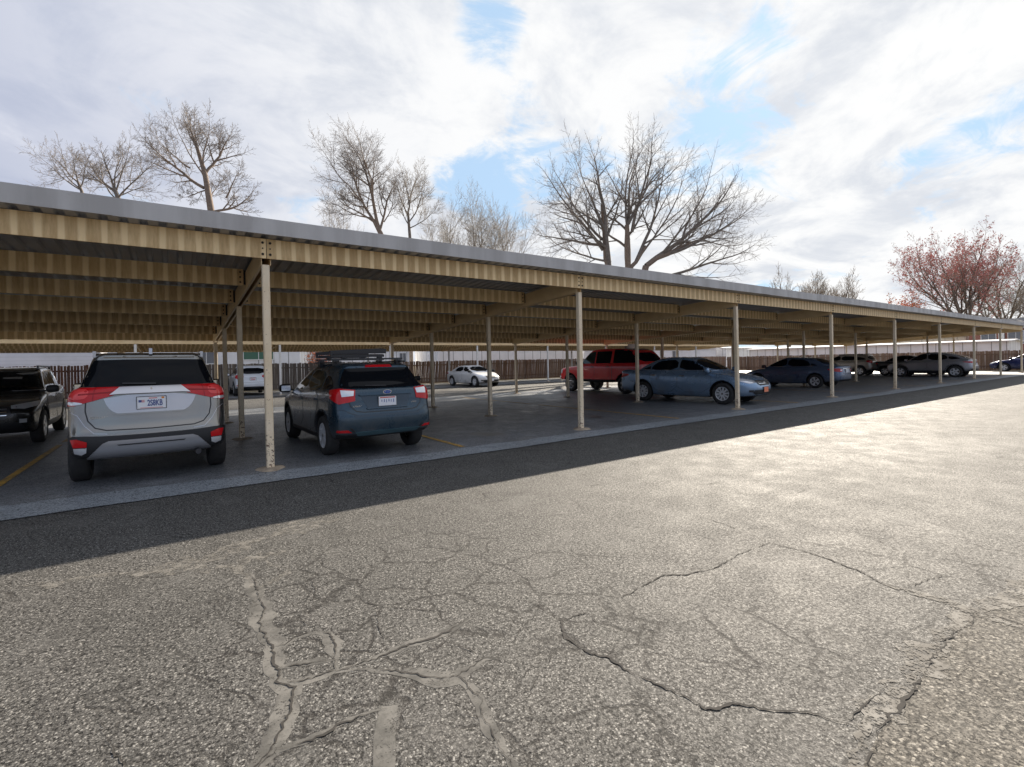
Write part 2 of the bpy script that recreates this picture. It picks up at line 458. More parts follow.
# smoother paving under both carports, with a ragged outer edge
def ragged_strip(name, y_edge, y_far, x0, x1, z, m, amp=0.04, seed=3, far_amp=0.0):
    rnd = random.Random(seed); n = int((x1-x0)/0.25)
    v, f = [], []
    a = b = 0.0
    for i in range(n+1):
        x = x0+(x1-x0)*i/n
        a = a*0.8+rnd.uniform(-amp, amp)*0.6; b = b*0.85+rnd.uniform(-far_amp, far_amp)*0.6
        v += [(x, y_edge+a, z), (x, y_far+b, z)]
    f = [(2*i, 2*i+2, 2*i+3, 2*i+1) for i in range(n)]
    return tag(mesh_obj(name, v, f, m), kind='structure')
ragged_strip('pavement', -0.93, 12.4, -24, 55.5, 0.006, M['stall'])
ragged_strip('sky_lit_pavement_edge', -0.95, -0.33, -24, 55.5, 0.011, M['sky_lit_edge'], 0.03, 5, 0.08)  # strip coloured for the sky light on the paving's outer edge
def oil_stains():
    m, t, b = mat_nodes('oil_stain')
    geo = t.node('ShaderNodeNewGeometry').outputs['Position']
    n = t.noise(geo, 5, 6, .7)
    t.link(t.mix(t.step(n, .35, .6), (.045, .045, .047), (.075, .077, .08)), b.inputs['Base Color'])
    b.inputs['Roughness'].default_value = .38
    rn = random.Random(8); mb = MB(); z = .0078
    for i in range(46):
        cx = 1.57+3.15*rn.randint(-5, 14)+rn.uniform(-.45, .45); cy = rn.choice([1.2, 1.6, 3.9, 4.4, 7.3, 8.1, 10.2])+rn.uniform(-.5, .5)
        r = rn.uniform(.06, .34); k = 20; z += .00004; a = rn.uniform(0, 6); e = rn.uniform(.8, 1.8)
        ph = [rn.uniform(0, 6) for _ in range(4)]
        P = []
        for q in range(k):
            u = 2*math.pi*q/k; rr = r*(1+.22*math.sin(2*u+ph[0])+.16*math.sin(3*u+ph[1])+.10*math.sin(5*u+ph[2])+.08*math.sin(9*u+ph[3]))
            x, y = rr*math.cos(u), rr*math.sin(u)*e
            P.append((cx+x*math.cos(a)-y*math.sin(a), cy+x*math.sin(a)+y*math.cos(a), z))
        mb.add(P, [tuple(range(k))])
    tag(mb.build('oil_stain', m), kind='structure')
oil_stains()
ragged_strip('pavement_far', 20.4, 27.1, -24, 55.5, 0.006, M['stall'], 0.05, 8)

def ribbon(name, pts, w, z, m, rnd, jit=0.02, wn=0.35, step=0.035, taper=True, world=False, zig=0.0):
    """flat strip on the ground along a polyline (survey pixels, laid on the ground)"""
    P = [np.array(p[:2], float) if world else ground_at(*p)[:2] for p in pts]
    Q = [P[0]]
    for a, b in zip(P[:-1], P[1:]):
        n = max(1, int(np.linalg.norm(b-a)/step))
        for k in range(1, n+1): Q.append(a+(b-a)*k/n)
    Q = np.array(Q)
    n = len(Q)
    if n < 3: return
    off = np.zeros(n); s = 0; s2 = 0
    wid = np.zeros(n)
    for i in range(n):
        s = s*0.86+rnd.uniform(-1, 1)*0.5; s2 = s2*0.8+rnd.uniform(-1, 1)*0.5
        off[i] = s*jit; wid[i] = w*(1+wn*s2)
    if taper:
        e = min(n//3, max(3, int(0.5/step)))
        for i in range(e):
            wid[i] *= 0.25+0.75*i/e; wid[n-1-i] *= 0.25+0.75*i/e
    wid = np.maximum(wid, w*0.22)
    T = np.gradient(Q, axis=0); T /= np.linalg.norm(T, axis=1)[:, None]+1e-9
    N = np.stack([-T[:, 1], T[:, 0]], 1)
    if zig: off += np.array([rnd.uniform(-1, 1) for _ in range(n)])*zig
    C = Q+N*off[:, None]
    L = C+N*wid[:, None]/2; Rr = C-N*wid[:, None]/2
    v = [(*p, z) for p in L]+[(*p, z) for p in Rr]
    f = [(i, n+i, n+i+1, i+1) for i in range(n-1)]
    return v, f

rnd = random.Random(11)
A = [(248, 572), (252, 585), (257, 596), (263, 608), (261, 622), (266, 634), (274, 647), (272, 661), (276, 682), (294, 688), (289, 708), (283, 729), (273, 746), (255, 767), (235, 800)]
B = [(274, 647), (285, 645), (296, 638), (317, 631), (327, 634), (334, 644), (337, 670)]
Cc = [(276, 669), (308, 664), (334, 661)]
D = [(279, 685), (308, 680), (334, 672), (366, 669)]
Ee = [(334, 673), (372, 660), (410, 645), (443, 634), (472, 617)]
Ff = [(366, 669), (407, 672), (437, 679), (457, 676), (484, 659), (497, 658)]
Gg = [(457, 676), (470, 686), (481, 700), (484, 720), (498, 741), (513, 764), (525, 785)]
H = [(387, 708), (361, 717), (337, 726), (317, 738), (279, 752), (262, 766), (245, 790)]
seal, crk, dusty, spill = MB(), MB(), MB(), MB()
zs = [0.0010]
def put(mb, pts, w, m=None, **kw):
    zs[0] += 0.00002
    r = ribbon('x', pts, w, kw.pop('z', zs[0]), m, rnd, **kw)
    if r: mb.add(*r)
for P_, w in ((A, .10), (B, .055), (Cc, .045), (D, .05), (Ee, .07), (Ff, .06), (Gg, .065), (H, .045)):
    put(seal, P_, w*1.25, jit=.016, wn=.6, step=.04, zig=.006)
    put(crk, P_, .0075, z=0.0042, jit=.014, wn=1.4, step=.018, zig=.007)
put(seal, [(389, 706), (386, 722), (384, 740), (383, 767), (380, 800)], .085, jit=.006, wn=.15, taper=False)
# spilled sealer near the shade line
for P_, w in (([(88, 577), (140, 570), (190, 562), (235, 549), (290, 534)], .16), ([(200, 560), (250, 543), (300, 530), (345, 521)], .13),
              ([(225, 566), (252, 556), (285, 549)], .10), ([(170, 572), (205, 570), (235, 566)], .07), ([(255, 528), (300, 523), (330, 515)], .05),
              ([(262, 552), (275, 560), (279, 572), (262, 590)], .07), ([(240, 560), (254, 570), (258, 588)], .09), ([(20, 588), (70, 580), (110, 577)], .06)):
    put(spill, P_, w*1.25, jit=.08, wn=1.1, step=.04, zig=.02)
# open cracks
J = [(531, 602), (561, 621), (564, 638), (591, 654), (607, 657), (624, 669), (651, 681), (679, 695), (706, 710), (739, 703), (769, 709), (799, 713), (815, 715), (847, 725), (873, 735)]
K = [(548, 580), (553, 583), (580, 592), (621, 598), (643, 586), (665, 575), (687, 575), (714, 569), (739, 555), (769, 543), (800, 550), (830, 560), (859, 571), (880, 583), (905, 590), (940, 600), (967, 608)]
for P_, w in ((J, .013), (K, .010), ([(607, 657), (616, 643), (635, 632), (657, 622)], .007), ([(561, 621), (586, 613), (602, 627)], .006),
              ([(769, 543), (740, 530), (705, 518), (690, 514)], .008), ([(310, 575), (315, 590), (315, 605)], .007), ([(345, 590), (375, 605), (405, 609), (435, 610), (460, 611), (480, 615)], .009),
              ([(375, 605), (378, 625), (385, 640)], .006), ([(435, 610), (460, 598), (482, 588)], .005), ([(505, 595), (540, 606), (520, 630), (512, 655)], .005),
              ([(443, 640), (470, 650), (484, 655), (492, 648)], .006), ([(400, 560), (440, 555), (470, 548)], .004), ([(0, 705), (40, 718), (60, 712)], .006),
              ([(440, 560), (500, 580), (548, 580)], .006), ([(560, 640), (545, 668), (530, 690), (500, 705)], .006), ([(515, 690), (530, 668), (560, 655)], .005),
              ([(284, 619), (302, 622), (318, 630)], .006), ([(455, 712), (482, 718)], .006), ([(300, 612), (312, 590), (345, 575)], .005), ([(100, 722), (118, 752), (125, 766)], .012),
              ([(900, 590), (935, 578), (958, 572)], .008), ([(845, 725), (870, 700), (885, 690)], .006)):
    put(crk, P_, w*.6, z=0.0042, jit=.007, wn=1.3, step=.018, zig=.007)
tag(seal.build('crack_sealer', M['sealant']), kind='structure')
tag(spill.build('spilled_sealer', M['spill']), kind='structure')
# the seam on the right with its dusty repair
N_ = [(974, 613), (966, 625), (947, 644), (926, 673), (910, 692), (888, 719), (874, 743), (864, 765), (850, 800)]
brown = [ground_at(*p)[:2] for p in N_]+[ground_at(1010, 820)[:2], ground_at(1200, 820)[:2], ground_at(1200, 640)[:2], ground_at(1024, 594)[:2], ground_at(1000, 604)[:2]]
tag(mesh_obj('pavement_patch', [(*p, 0.0008) for p in brown], [tuple(range(len(brown)))[::-1]], M['asphalt_brown']), kind='structure')
put(dusty, [(p[0]-10, p[1]-3) for p in N_], .16, z=0.0030, jit=.05, wn=.9, zig=.02)
put(dusty, [(974, 613), (1000, 606), (1024, 595), (1080, 575)], .16, z=0.0034, jit=.04, wn=.7)
put(dusty, [(880, 583), (905, 590), (940, 600), (974, 613), (1030, 630)], .09, z=0.0038, jit=.02, wn=.6)
put(crk, N_, .009, z=0.0046, jit=.014, wn=1.5, step=.02, zig=.010)
put(crk, [(975, 612), (1000, 618), (1030, 628)], .008, z=0.0046, jit=.02, wn=.8)
tag(dusty.build('crack_filler', M['sealant_dusty']), kind='structure')
tag(crk.build('pavement_crack', M['crack']), kind='structure')

# ------------------------------------------------------------------ near carport
S = 6.305
SLOPE = -0.0553
carport = empty('carport', (0, 0, 0), 0, 'long near carport with banded tan beams and pale grey roof edge', 'carport')
K0, K1 = -3, 8
ROWS = [0.0, 3.81, 7.62, 11.43]
def zb(y): return 3.13+SLOPE*y          # underside of the purlins
def make_post(h, m):
    p = MB()
    w = 0.052
    p.prism([(-w, -w+.012), (-w+.012, -w), (w-.012, -w), (w, -w+.012), (w, w-.012), (w-.012, w), (-w+.012, w), (-w, w-.012)], 'z', 0.0, h)
    return p
rnd = random.Random(4)
mound_me = None
def mound(parent):
    global mound_me
    if mound_me is None:
        v, f = [(0, 0, 0.035)], []
        n = 18
        for ring, (r, z) in enumerate(((0.10, 0.034), (0.16, 0.024), (0.20, 0.0))):
            for k in range(n):
                a = 2*math.pi*k/n; rr = r*(1+0.12*math.sin(3*a+1)+rnd.uniform(-.05, .05))
                v.append((rr*math.cos(a), rr*math.sin(a), z))
        f += [(0, 1+k, 1+(k+1) % n) for k in range(n)]
        for q in range(2):
            f += [(1+q*n+k, 1+(q+1)*n+k, 1+(q+1)*n+(k+1) % n, 1+q*n+(k+1) % n) for k in range(n)]
        o = mesh_obj('post_footing', v, f, M['mound'], parent, True)
        mound_me = o.data
    else:
        o = bpy.data.objects.new('post_footing', mound_me); COL.objects.link(o); o.parent = parent
    o.rotation_euler = (0, 0, rnd.uniform(0, 6)); o.location = (0, 0, 0.006)
for k in range(K0, K1+1):
    for y in ROWS:
        h = 3.065+SLOPE*y
        o = make_post(h, None).build('post', M['post'], carport)
        o.location = (k*S, y, 0)
        o.rotation_euler = (rnd.uniform(-.004, .004), rnd.uniform(-.004, .004), 0)
        mound(o)
y0, y1 = -0.02, 11.62
for k in range(K0, K1+1):
    r = MB(); x = k*S
    for s in (-1, 1):
        a, b_ = sorted((x+s*.058, x+s*.066))
        r.box(a, b_, y0, y1, 3.07+SLOPE*y0, 3.385+SLOPE*y0, 0, SLOPE*(y1-y0))
        a, b_ = sorted((x+s*.0665, x+s*.030))
        r.box(a, b_, y0+.002, y1-.002, 3.066+SLOPE*y0, 3.0695+SLOPE*y0, 0, SLOPE*(y1-y0))
    r.box(x-.057, x+.057, y0+.003, y1-.003, 3.30+SLOPE*y0, 3.31+SLOPE*y0, 1, SLOPE*(y1-y0))  # dark strip painted as the shade inside the channel
    r.build('rafter', [M['rafter'], M['dark_gap']], carport)
PUR = [1.905, 3.81, 5.715, 7.62, 9.525]
def purlin(x0, x1, y, name, depth=0.30, bolts=True):
    p = MB(); z = zb(y)
    th = .006
    p.box(x0, x1, y, y+th, z, z+depth)
    p.box(x0, x1, y+th, y+.075, z+.001, z+.001+th)
    p.box(x0, x1, y+th, y+.075, z+depth-th-.001, z+depth-.001)
    p.box(x0+.002, x1-.002, y+.070, y+.0745, z+th+.002, z+.030)
    if bolts:
        for xe, s in ((x0, 1), (x1, -1)):
            for j in range(3):
                p.cyl((xe+s*.05, y+.001, z+.06+j*.09), (0, -1, 0), .016, .012, 8, 1)
            # clip plate between purlin and rafter, dark to paint in the shaded gap
            a, b_ = sorted((xe+s*.10, xe-s*.035))
            p.box(a, b_, y+th+.001, y+th+.010, z+.02, z+depth-.02, 1)
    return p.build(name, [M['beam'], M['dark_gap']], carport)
for k in range(K0, K1):
    for y in PUR: purlin(k*S+.105, (k+1)*S-.105, y, 'purlin', 0.295)
    purlin(k*S+.006, (k+1)*S-.006, 11.55, 'edge_beam', 0.28, False)
    # front beam: one length per bay, bolted at each post
    f = MB(); a, b_ = k*S+.004, (k+1)*S-.004
    f.box(a, b_, -.075, -.069, 3.155, 3.445)
    f.box(a, b_, -.069, -.030, 3.156, 3.162)
    f.box(a, b_, -.069, -.030, 3.438, 3.444)
    for xe, s in ((a, 1), (b_, -1)):
        for j in range(3):
            f.cyl((xe+s*.046, -.074, 3.215+j*.085), (0, -1, 0), .019 if j != 1 else .011, .010, 8, 1)
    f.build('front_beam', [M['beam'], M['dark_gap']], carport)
# ribbed roof sheet
xl, xr = K0*S-.35, K1*S+.45
v, f = [], []
pitch = .203; n = int((xr-xl)/pitch)
prof = [(0, .0), (.10, .0), (.125, .038), (.178, .038)]
xs = []
for i in range(n):
    for a, h in prof: xs.append((xl+i*pitch+a, h))
ya, yb = -.295, 11.85
for x, h in xs:
    for y in (ya, yb): v.append((x, y, 3.447+SLOPE*y+h))
for x, h in xs:
    for y in (ya, yb): v.append((x, y, 3.4495+SLOPE*y+h))
nx = len(xs)
for i in range(nx-1):
    f.append((2*i, 2*i+1, 2*i+3, 2*i+2)); f.append((2*nx+2*i, 2*nx+2*i+2, 2*nx+2*i+3, 2*nx+2*i+1))
mesh_obj('roof_sheet', v, f, M['roof'], carport)
t_ = MB()
x = xl-.02
for k in range(K0-1, K1+1):
    for h_ in (0, 1):
        xa = max(xl-.02, (k+.5*h_)*S+1.4); xb = min(xr+.02, (k+.5+.5*h_)*S+1.425)
        if xb-xa > .1:
            j_ = rnd.uniform(-.005, .005); d_ = rnd.choice((0, .0025))+rnd.uniform(0, .001)
            t_.box(xa, xb, -.312-d_, -.306-d_, 3.462+j_, 3.690+j_)
            t_.box(xa, xb, -.3055-d_, -.20, 3.681+j_, 3.689+j_)
            t_.box(xa, xb, -.3055-d_, -.285, 3.463+j_, 3.468+j_)
            for q_ in range(3): t_.cyl((xa+.35+q_*1.2, -.3115-d_, 3.655+j_), (0, -1, 0), .008, .004, 6)
for ex, s in ((xl-.03, -1), (xr+.03, 1)):
    a, b_ = sorted((ex, ex+s*.006))
    t_.box(a, b_, -.30, 11.9, 3.44, 3.67, 0, SLOPE*12.2)
t_.box(xl, xr, 11.86, 11.866, 3.42+SLOPE*12.16, 3.60+SLOPE*12.16)
t_.build('roof_trim', M['trim'], carport)

# painted stall lines
for k in range(-3, 9):
    for name, ya, yb in (('stall_line', -.25, 5.6), ('stall_line', 6.1, 11.3)):
        x = 3.15+k*S
        if x > 50: continue
        sheet(name, x-.05, x+.05, ya, yb, .0125, M['yellow'])

# ------------------------------------------------------------------ far carport
far = empty('carport', (3.60, 21.2, 0), 0, 'far carport with pale posts in front of the wooden fence', 'carport')
SL2 = -.050
for k in range(-4, 8):
    for y in (0.0, 4.3):
        o = make_post(2.77+SL2*y, None).build('post', M['post_white'], far); o.location = (k*S, y, 0); mound(o)
    r = MB()
    r.box(k*S-.05, k*S+.05, .01, 5.4, 2.78, 3.0, 0, SL2*5.39)
    r.build('rafter', M['rafter'], far)
    if k < 7:
        b2 = MB(); b2.box(k*S+.004, (k+1)*S-.004, -.07, -.06, 2.79, 3.06); b2.box(k*S+.004, (k+1)*S-.004, -.0595, -.01, 2.791, 2.80)
        b2.build('front_beam', M['rafter'], far)
        for y in (1.35, 2.7, 4.05, 5.30):
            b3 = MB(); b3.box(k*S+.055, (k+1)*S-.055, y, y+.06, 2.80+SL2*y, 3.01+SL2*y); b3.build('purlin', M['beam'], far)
v, f = [], []
xs = []
for i in range(int((11*S+.8)/.406)+1):
    for a, h in ((0, .0), (.20, .0), (.24, .04), (.36, .04)): xs.append((-4*S-.3+i*.406+a, h))
for x, h in xs:
    for y in (-.2, 5.7): v.append((x, y, 3.062+SL2*y+h))
f = [(2*i, 2*i+1, 2*i+3, 2*i+2) for i in range(len(xs)-1)]
o = mesh_obj('roof_sheet', v, f, M['roof'], far)
sm = o.modifiers.new('thickness', 'SOLIDIFY'); sm.thickness = .003

# ------------------------------------------------------------------ fences
def mat_boards(name, cols, rough=.9):
    m, t, b = mat_nodes(name)
    g = t.node('ShaderNodeNewGeometry'); r = g.outputs['Random Per Island']; pos = g.outputs['Position']
    mp = t.node('ShaderNodeMapping'); t.link(pos, mp.inputs[0]); mp.inputs['Scale'].default_value = (9, 9, .8)
    n = t.noise(mp.outputs[0], 2.0, 6, .65)
    stops = [(i/(len(cols)-1), c) for i, c in enumerate(cols)]
    c = t.ramp(r, stops)
    c = t.mix(t.math('MULTIPLY', t.step(n, .35, .75), .55), c, tuple(x*.45 for x in cols[0]))
    t.link(c, b.inputs['Base Color']); b.inputs['Roughness'].default_value = rough
    return m
M['fence_red'] = mat_boards('red_brown_boards', [(.20, .085, .055), (.27, .13, .085), (.17, .08, .06), (.30, .20, .15)])
M['fence_grey'] = mat_boards('weathered_boards', [(.20, .175, .155), (.26, .23, .205), (.16, .14, .125), (.23, .20, .18)])
M['fence_brown'] = mat_boards('brown_boards', [(.26, .16, .10), (.33, .21, .14), (.20, .12, .08), (.36, .26, .18)])
def fence(x0, x1, y, h, m, label, gap=.012, board=.14, along='x', slant=0.0, seed=1):
    rn = random.Random(seed)
    L = x1-x0
    e = empty('wood_fence', (x0, y, 0) if along == 'x' else (y, x0, 0), 0 if along == 'x' else math.pi/2, label, 'fence')
    b = MB(); x = 0.0
    while x < L-board:
        hh = h+rn.uniform(-.03, .03); lean = slant+rn.uniform(-.02, .02)
        y_ = rn.uniform(-.006, .006)
        v = [(x, y_, .03), (x+board, y_, .03), (x+board, y_+.018, .03), (x, y_+.018, .03),
             (x+lean, y_, hh), (x+board+lean, y_, hh), (x+board+lean, y_+.018, hh), (x+lean, y_+.018, hh)]
        b.add(v, [(3, 2, 1, 0), (4, 5, 6, 7), (0, 1, 5, 4), (1, 2, 6, 5), (2, 3, 7, 6), (3, 0, 4, 7)])
        x += board+gap+rn.uniform(0, .004)
    b.build('board_panel', m, e)
    r = MB(); r.box(0, L, .026, .066, .35, .44); r.box(0, L, .026, .066, h-.35, h-.26)
    r.build('rail', m, e)
    for i in range(int(L/2.4)+1):
        p = MB(); p.box(i*2.4, i*2.4+.09, .067, .157, 0, h-.05); p.build('fence_post', m, e)
    return e
fence(-30, -3.2, 27.3, 1.86, M['fence_red'], 'reddish brown slatted fence behind the black and silver cars', .03, .10, seed=2)
fence(-3.15, 13.0, 27.3, 1.80, M['fence_grey'], 'grey weathered board fence behind the white sport utility vehicle', seed=3)
fence(13.05, 56.5, 27.3, 1.78, M['fence_brown'], 'brown leaning board fence behind the white coupe', .02, .11, slant=.14, seed=4)
fence(-14, 27.2, 56.6, 1.70, M['fence_brown'], 'tan brown fence at the far end behind the dark blue car', .008, .16, along='y', seed=5)

# ------------------------------------------------------------------ houses behind the fences
def mat_siding(name, c, pitch=1.2, vertical=True, dark=.5):
    m, t, b = mat_nodes(name)
    pos = t.node('ShaderNodeTexCoord').outputs['Object']
    sp = t.node('ShaderNodeSeparateXYZ'); t.link(pos, sp.inputs[0])
    a = t.math('ADD', sp.outputs[0], sp.outputs[1]) if vertical else sp.outputs[2]
    fr = t.math('FRACT', t.math('ADD', t.math('DIVIDE', a, pitch), 50.0))
    seam = t.step(t.math('ABSOLUTE', t.math('SUBTRACT', fr, .5)), .45, .49)
    n = t.noise(pos, .7, 5, .6)
    c2 = t.mix(t.step(n, .3, .7), c, tuple(x*.86 for x in c))
    t.link(t.mix(t.math('MULTIPLY', seam, dark), c2, (.12, .11, .10)), b.inputs['Base Color'])
    b.inputs['Roughness'].default_value = .6
    return m
M['white_siding'] = mat_siding('white_panel_siding', (.86, .86, .87), 1.0, True, .75)
M['lilac_siding'] = mat_siding('pale_lap_siding', (.82, .82, .87), .22, False, .35)
M['cream_siding'] = mat_siding('cream_panel_siding', (.76, .67, .52), 1.3)
M['house_roof'] = varied('house_shingle', (.19, .18, .18), (.13, .125, .125), .9, 3, bump=.4)
M['white_roof'] = varied('white_roof_paint', (.72, .72, .74), (.62, .62, .65), .7, 2)
M['white_paint'] = varied('white_paint', (.80, .80, .79), (.74, .74, .73), .55, 2)
M['house_glass'] = mat('house_glass', (.16, .17, .19), .15)
M['green_blind'] = mat('green_blind', (.06, .15, .10), .5)

def brick_mat():
    m, t, b = mat_nodes('red_brick')
    pos = t.node('ShaderNodeTexCoord').outputs['Object']
    mp = t.node('ShaderNodeMapping'); t.link(pos, mp.inputs[0]); mp.inputs['Rotation'].default_value = (math.pi/2, 0, 0)
    br = t.node('ShaderNodeTexBrick'); t.link(mp.outputs[0], br.inputs[0])
    br.inputs['Color1'].default_value = (.34, .11, .07, 1); br.inputs['Color2'].default_value = (.25, .08, .055, 1); br.inputs['Mortar'].default_value = (.42, .36, .32, 1)
    br.inputs['Scale'].default_value = 4.0
    n = t.noise(pos, 1.0, 5)
    t.link(t.mix(t.math('MULTIPLY', n, .4), br.outputs[0], (.20, .07, .05)), b.inputs['Base Color']); b.inputs['Roughness'].default_value = .85
    return m
M['brick'] = brick_mat()

def house(loc, rz, L, W, h, wall, roofm, label, wins, pitch=.14, over=.25, name='house', cat='house', gable=None, trim=None):
    """L along local x, W along local y; wins: (face, pos, z0, width, height, glass)"""
    e = empty(name, loc, rz, label, cat)
    w = MB(); w.box(-L/2, L/2, 0, W, 0, h)
    rise = pitch*W/2
    w.add([(-L/2, 0, h), (-L/2, W, h), (-L/2, W/2, h+rise), (L/2, 0, h), (L/2, W, h), (L/2, W/2, h+rise)], [(0, 2, 1), (3, 4, 5)])
    w.build('wall', wall, e)
    r = MB()
    o = over
    for s in (0, 1):
        ya, yb = (-o, W/2) if s == 0 else (W+o, W/2)
        za, zb_ = h-pitch*o+.012, h+rise+.012
        v = [(-L/2-o, ya, za), (L/2+o, ya, za), (L/2+o, yb, zb_), (-L/2-o, yb, zb_)]
        v += [(x, y, z+.10) for x, y, z in v]
        r.add(v, [(3, 2, 1, 0), (4, 5, 6, 7), (0, 1, 5, 4), (1, 2, 6, 5), (2, 3, 7, 6), (3, 0, 4, 7)])
    r.build('roof', roofm, e)
    for face, p, z0, ww, hh, gl in wins:
        f_ = MB(); t = .06
        if face == 'front':
            f_.box(p-ww/2-t, p+ww/2+t, -.05, .01, z0-t, z0); f_.box(p-ww/2-t, p+ww/2+t, -.05, .01, z0+hh, z0+hh+t)
            f_.box(p-ww/2-t, p-ww/2, -.05, .01, z0+.001, z0+hh-.001); f_.box(p+ww/2, p+ww/2+t, -.05, .01, z0+.001, z0+hh-.001)
            f_.box(p-.02, p+.02, -.04, .01, z0+.002, z0+hh-.002)
        g = MB(); g.box(p-ww/2, p+ww/2, -.02, .005, z0, z0+hh)
        fo = f_.build('window', M['white_paint'], e); g.build('pane', M[gl], fo)
    return e

def yline(px, Y, dy=0):
    d = _F+_R*(px-512)/FPX - _U*(356-CY)/FPX
    return CAM+d*(Y-CAM[1])/d[1]
GL = 'house_glass'
house((-11.5, 30.5, 0), 0, 13.0, 5.0, 3.2, M['lilac_siding'], M['white_roof'], 'pale lilac house with lap siding behind the reddish fence', [('front', -3, 1.9, 1.0, .9, GL), ('front', 1.5, 1.9, 1.0, .9, GL)])
house((-22, 31.5, 0), 0, 6.5, 5.0, 2.9, M['cream_siding'], M['house_roof'], 'cream house beyond the left end of the reddish fence', [('front', 0, 1.6, 1.2, .9, GL)])
house((2.8, 31.2, 0), 0, 7.6, 5.0, 3.3, M['white_siding'], M['white_roof'], 'white house with a green window blind behind the grey fence', [('front', 1.0, 2.15, 1.9, .75, 'green_blind'), ('front', -2.2, 1.9, 1.0, .9, GL)])
house((12.5, 34.5, 0), 0, 8.5, 5.0, 3.0, M['white_siding'], M['white_roof'], 'white panelled house set back behind the orange leaved shrubs', [('front', 3.6, 1.8, .6, .8, GL)])
house((26.5, 31.0, 0), 0, 17.0, 5.0, 3.3, M['white_siding'], M['white_roof'], 'long white panelled trailer home behind the white coupe', [], pitch=.08)
house((48.5, 31.5, 0), 0, 25.0, 5.0, 2.9, M['lilac_siding'], M['white_roof'], 'long pale trailer home behind the brown fence near the corner', [('front', -5, 1.7, 1.3, .9, GL), ('front', 3.5, 1.7, 1.3, .9, GL)], pitch=.08)
house((61.0, 14.6, 0), -math.pi/2, 24.2, 5.0, 2.55, M['white_siding'], M['white_roof'], 'long white trailer home behind the end fence', [], pitch=.05)
house((68.5, 30.6, 0), 0, 13.0, 5.0, 2.9, M['white_siding'], M['white_roof'], 'white trailer home beyond the corner where the two fences meet', [], pitch=.06)
house((88, 16.0, 0), -math.pi/2, 9.6, 8.0, 4.0, M['cream_siding'], M['house_roof'], 'beige house beyond the long white trailer home', [('front', 1.5, 1.9, 2.0, 1.2, GL)], pitch=.22)
hb = house((82, -1.2, 0), -math.pi/2, 21.6, 9.0, 4.4, M['brick'], M['house_roof'], 'red brick house with white window trim at the far right', [('front', p, 2.6, 1.3, 1.5, GL) for p in (-9, -6.6, -4.0, -1.5, 1.5, 5, 8.5)], pitch=.30)
for p in (-7.8, -5.3, -2.7, -.1, 6.8):
    hp = MB(); hp.box(p-.25, p+.25, -.35, -.06, 0, 4.2); hp.build('porch_column', M['white_paint'], hb)
# ------------------------------------------------------------------ trees
M['bark'] = varied('bark_grey_brown', (.115, .095, .082), (.19, .165, .145), .9, 6)
M['bark_warm'] = varied('bark_warm_brown', (.155, .115, .09), (.215, .165, .13), .9, 6)
M['twig'] = varied('twig_brown', (.19, .165, .15), (.26, .23, .21), .9, 3)
M['twig_grey'] = varied('twig_grey', (.30, .27, .24), (.38, .345, .30), .9, 3)
M['leaf_red'] = varied('dry_red_leaves', (.56, .19, .18), (.48, .24, .20), .8, 2)
M['leaf_orange'] = varied('orange_leaves', (.75, .17, .05), (.62, .26, .10), .7, 2)

def cross3(a, b):
    return np.array((a[1]*b[2]-a[2]*b[1], a[2]*b[0]-a[0]*b[2], a[0]*b[1]-a[1]*b[0]))
def norm3(a): return math.sqrt(a[0]*a[0]+a[1]*a[1]+a[2]*a[2])
def rot_about(v, axis, ang):
    axis = axis/norm3(axis)
    return v*math.cos(ang)+cross3(axis, v)*math.sin(ang)+axis*float(axis @ v)*(1-math.cos(ang))

def grow(out, rn, p, d, L, r, lvl, P):
    """out: list of (level, points, radii)"""
    n = 6 if lvl <= 1 else (5 if lvl == 2 else 4)
    pts = [p.copy()]; rad = [r]
    dd = d/norm3(d)
    tip = P['tip'][min(lvl, len(P['tip'])-1)]
    up = P['up'][min(lvl, len(P['up'])-1)]
    wob = P['wob']
    dirs = [dd]
    for i in range(n):
        dd = dd+rn.normal(0, wob, 3)+np.array([0, 0, up])/n
        dd /= norm3(dd)
        p = p+dd*L/n
        pts.append(p.copy()); rad.append(r*(1-(1-tip)*(i+1)/n)); dirs.append(dd)
    out.append((lvl, pts, rad))
    if lvl >= P['levels']: return
    nc = P['kids'][min(lvl, len(P['kids'])-1)]
    nc = max(1, int(nc*(1+rn.uniform(-.2, .2))))
    st = P['start'][min(lvl, len(P['start'])-1)]
    phi = rn.uniform(0, 6.28)
    for c in range(nc):
        t = st+(1-st)*(c+rn.uniform(.2, .8))/nc
        x = t*n; i = min(n-1, int(x)); fr = x-i
        q = pts[i]+(pts[i+1]-pts[i])*fr
        rr = rad[i]+(rad[i+1]-rad[i])*fr
        phi += 2.4+rn.uniform(-.5, .5)
        bd = dirs[i+1]
        ax = cross3(bd, (.3, .2, 1.0)); ax /= norm3(ax)+1e-9
        a = RAD(P['ang'][min(lvl, len(P['ang'])-1)])*(1+rn.uniform(-.3, .3))
        nd = rot_about(rot_about(bd, ax, a), bd, phi)
        k = P['ratio'][min(lvl, len(P['ratio'])-1)]
        ll = L*k*(1.12-.55*(t-st)/(1-st+1e-6))*rn.uniform(.7, 1.2)
        grow(out, rn, q, nd, ll, min(rr*.72, r*P['rr']), lvl+1, P)
    # leader goes on
    if lvl < P['levels']:
        grow(out, rn, pts[-1], dirs[-1], L*P['ratio'][min(lvl, len(P['ratio'])-1)]*.8, rad[-1], lvl+1, P)

BASE = dict(levels=5, kids=[6, 6, 5, 4, 3], start=[.35, .2, .15, .15, .1], ang=[42, 44, 42, 40, 40], ratio=[.62, .58, .56, .56, .6],
            rr=.55, up=[.1, .35, .25, .15, .1, .1], wob=.09, tip=[.55, .4, .35, .35, .4, .4])

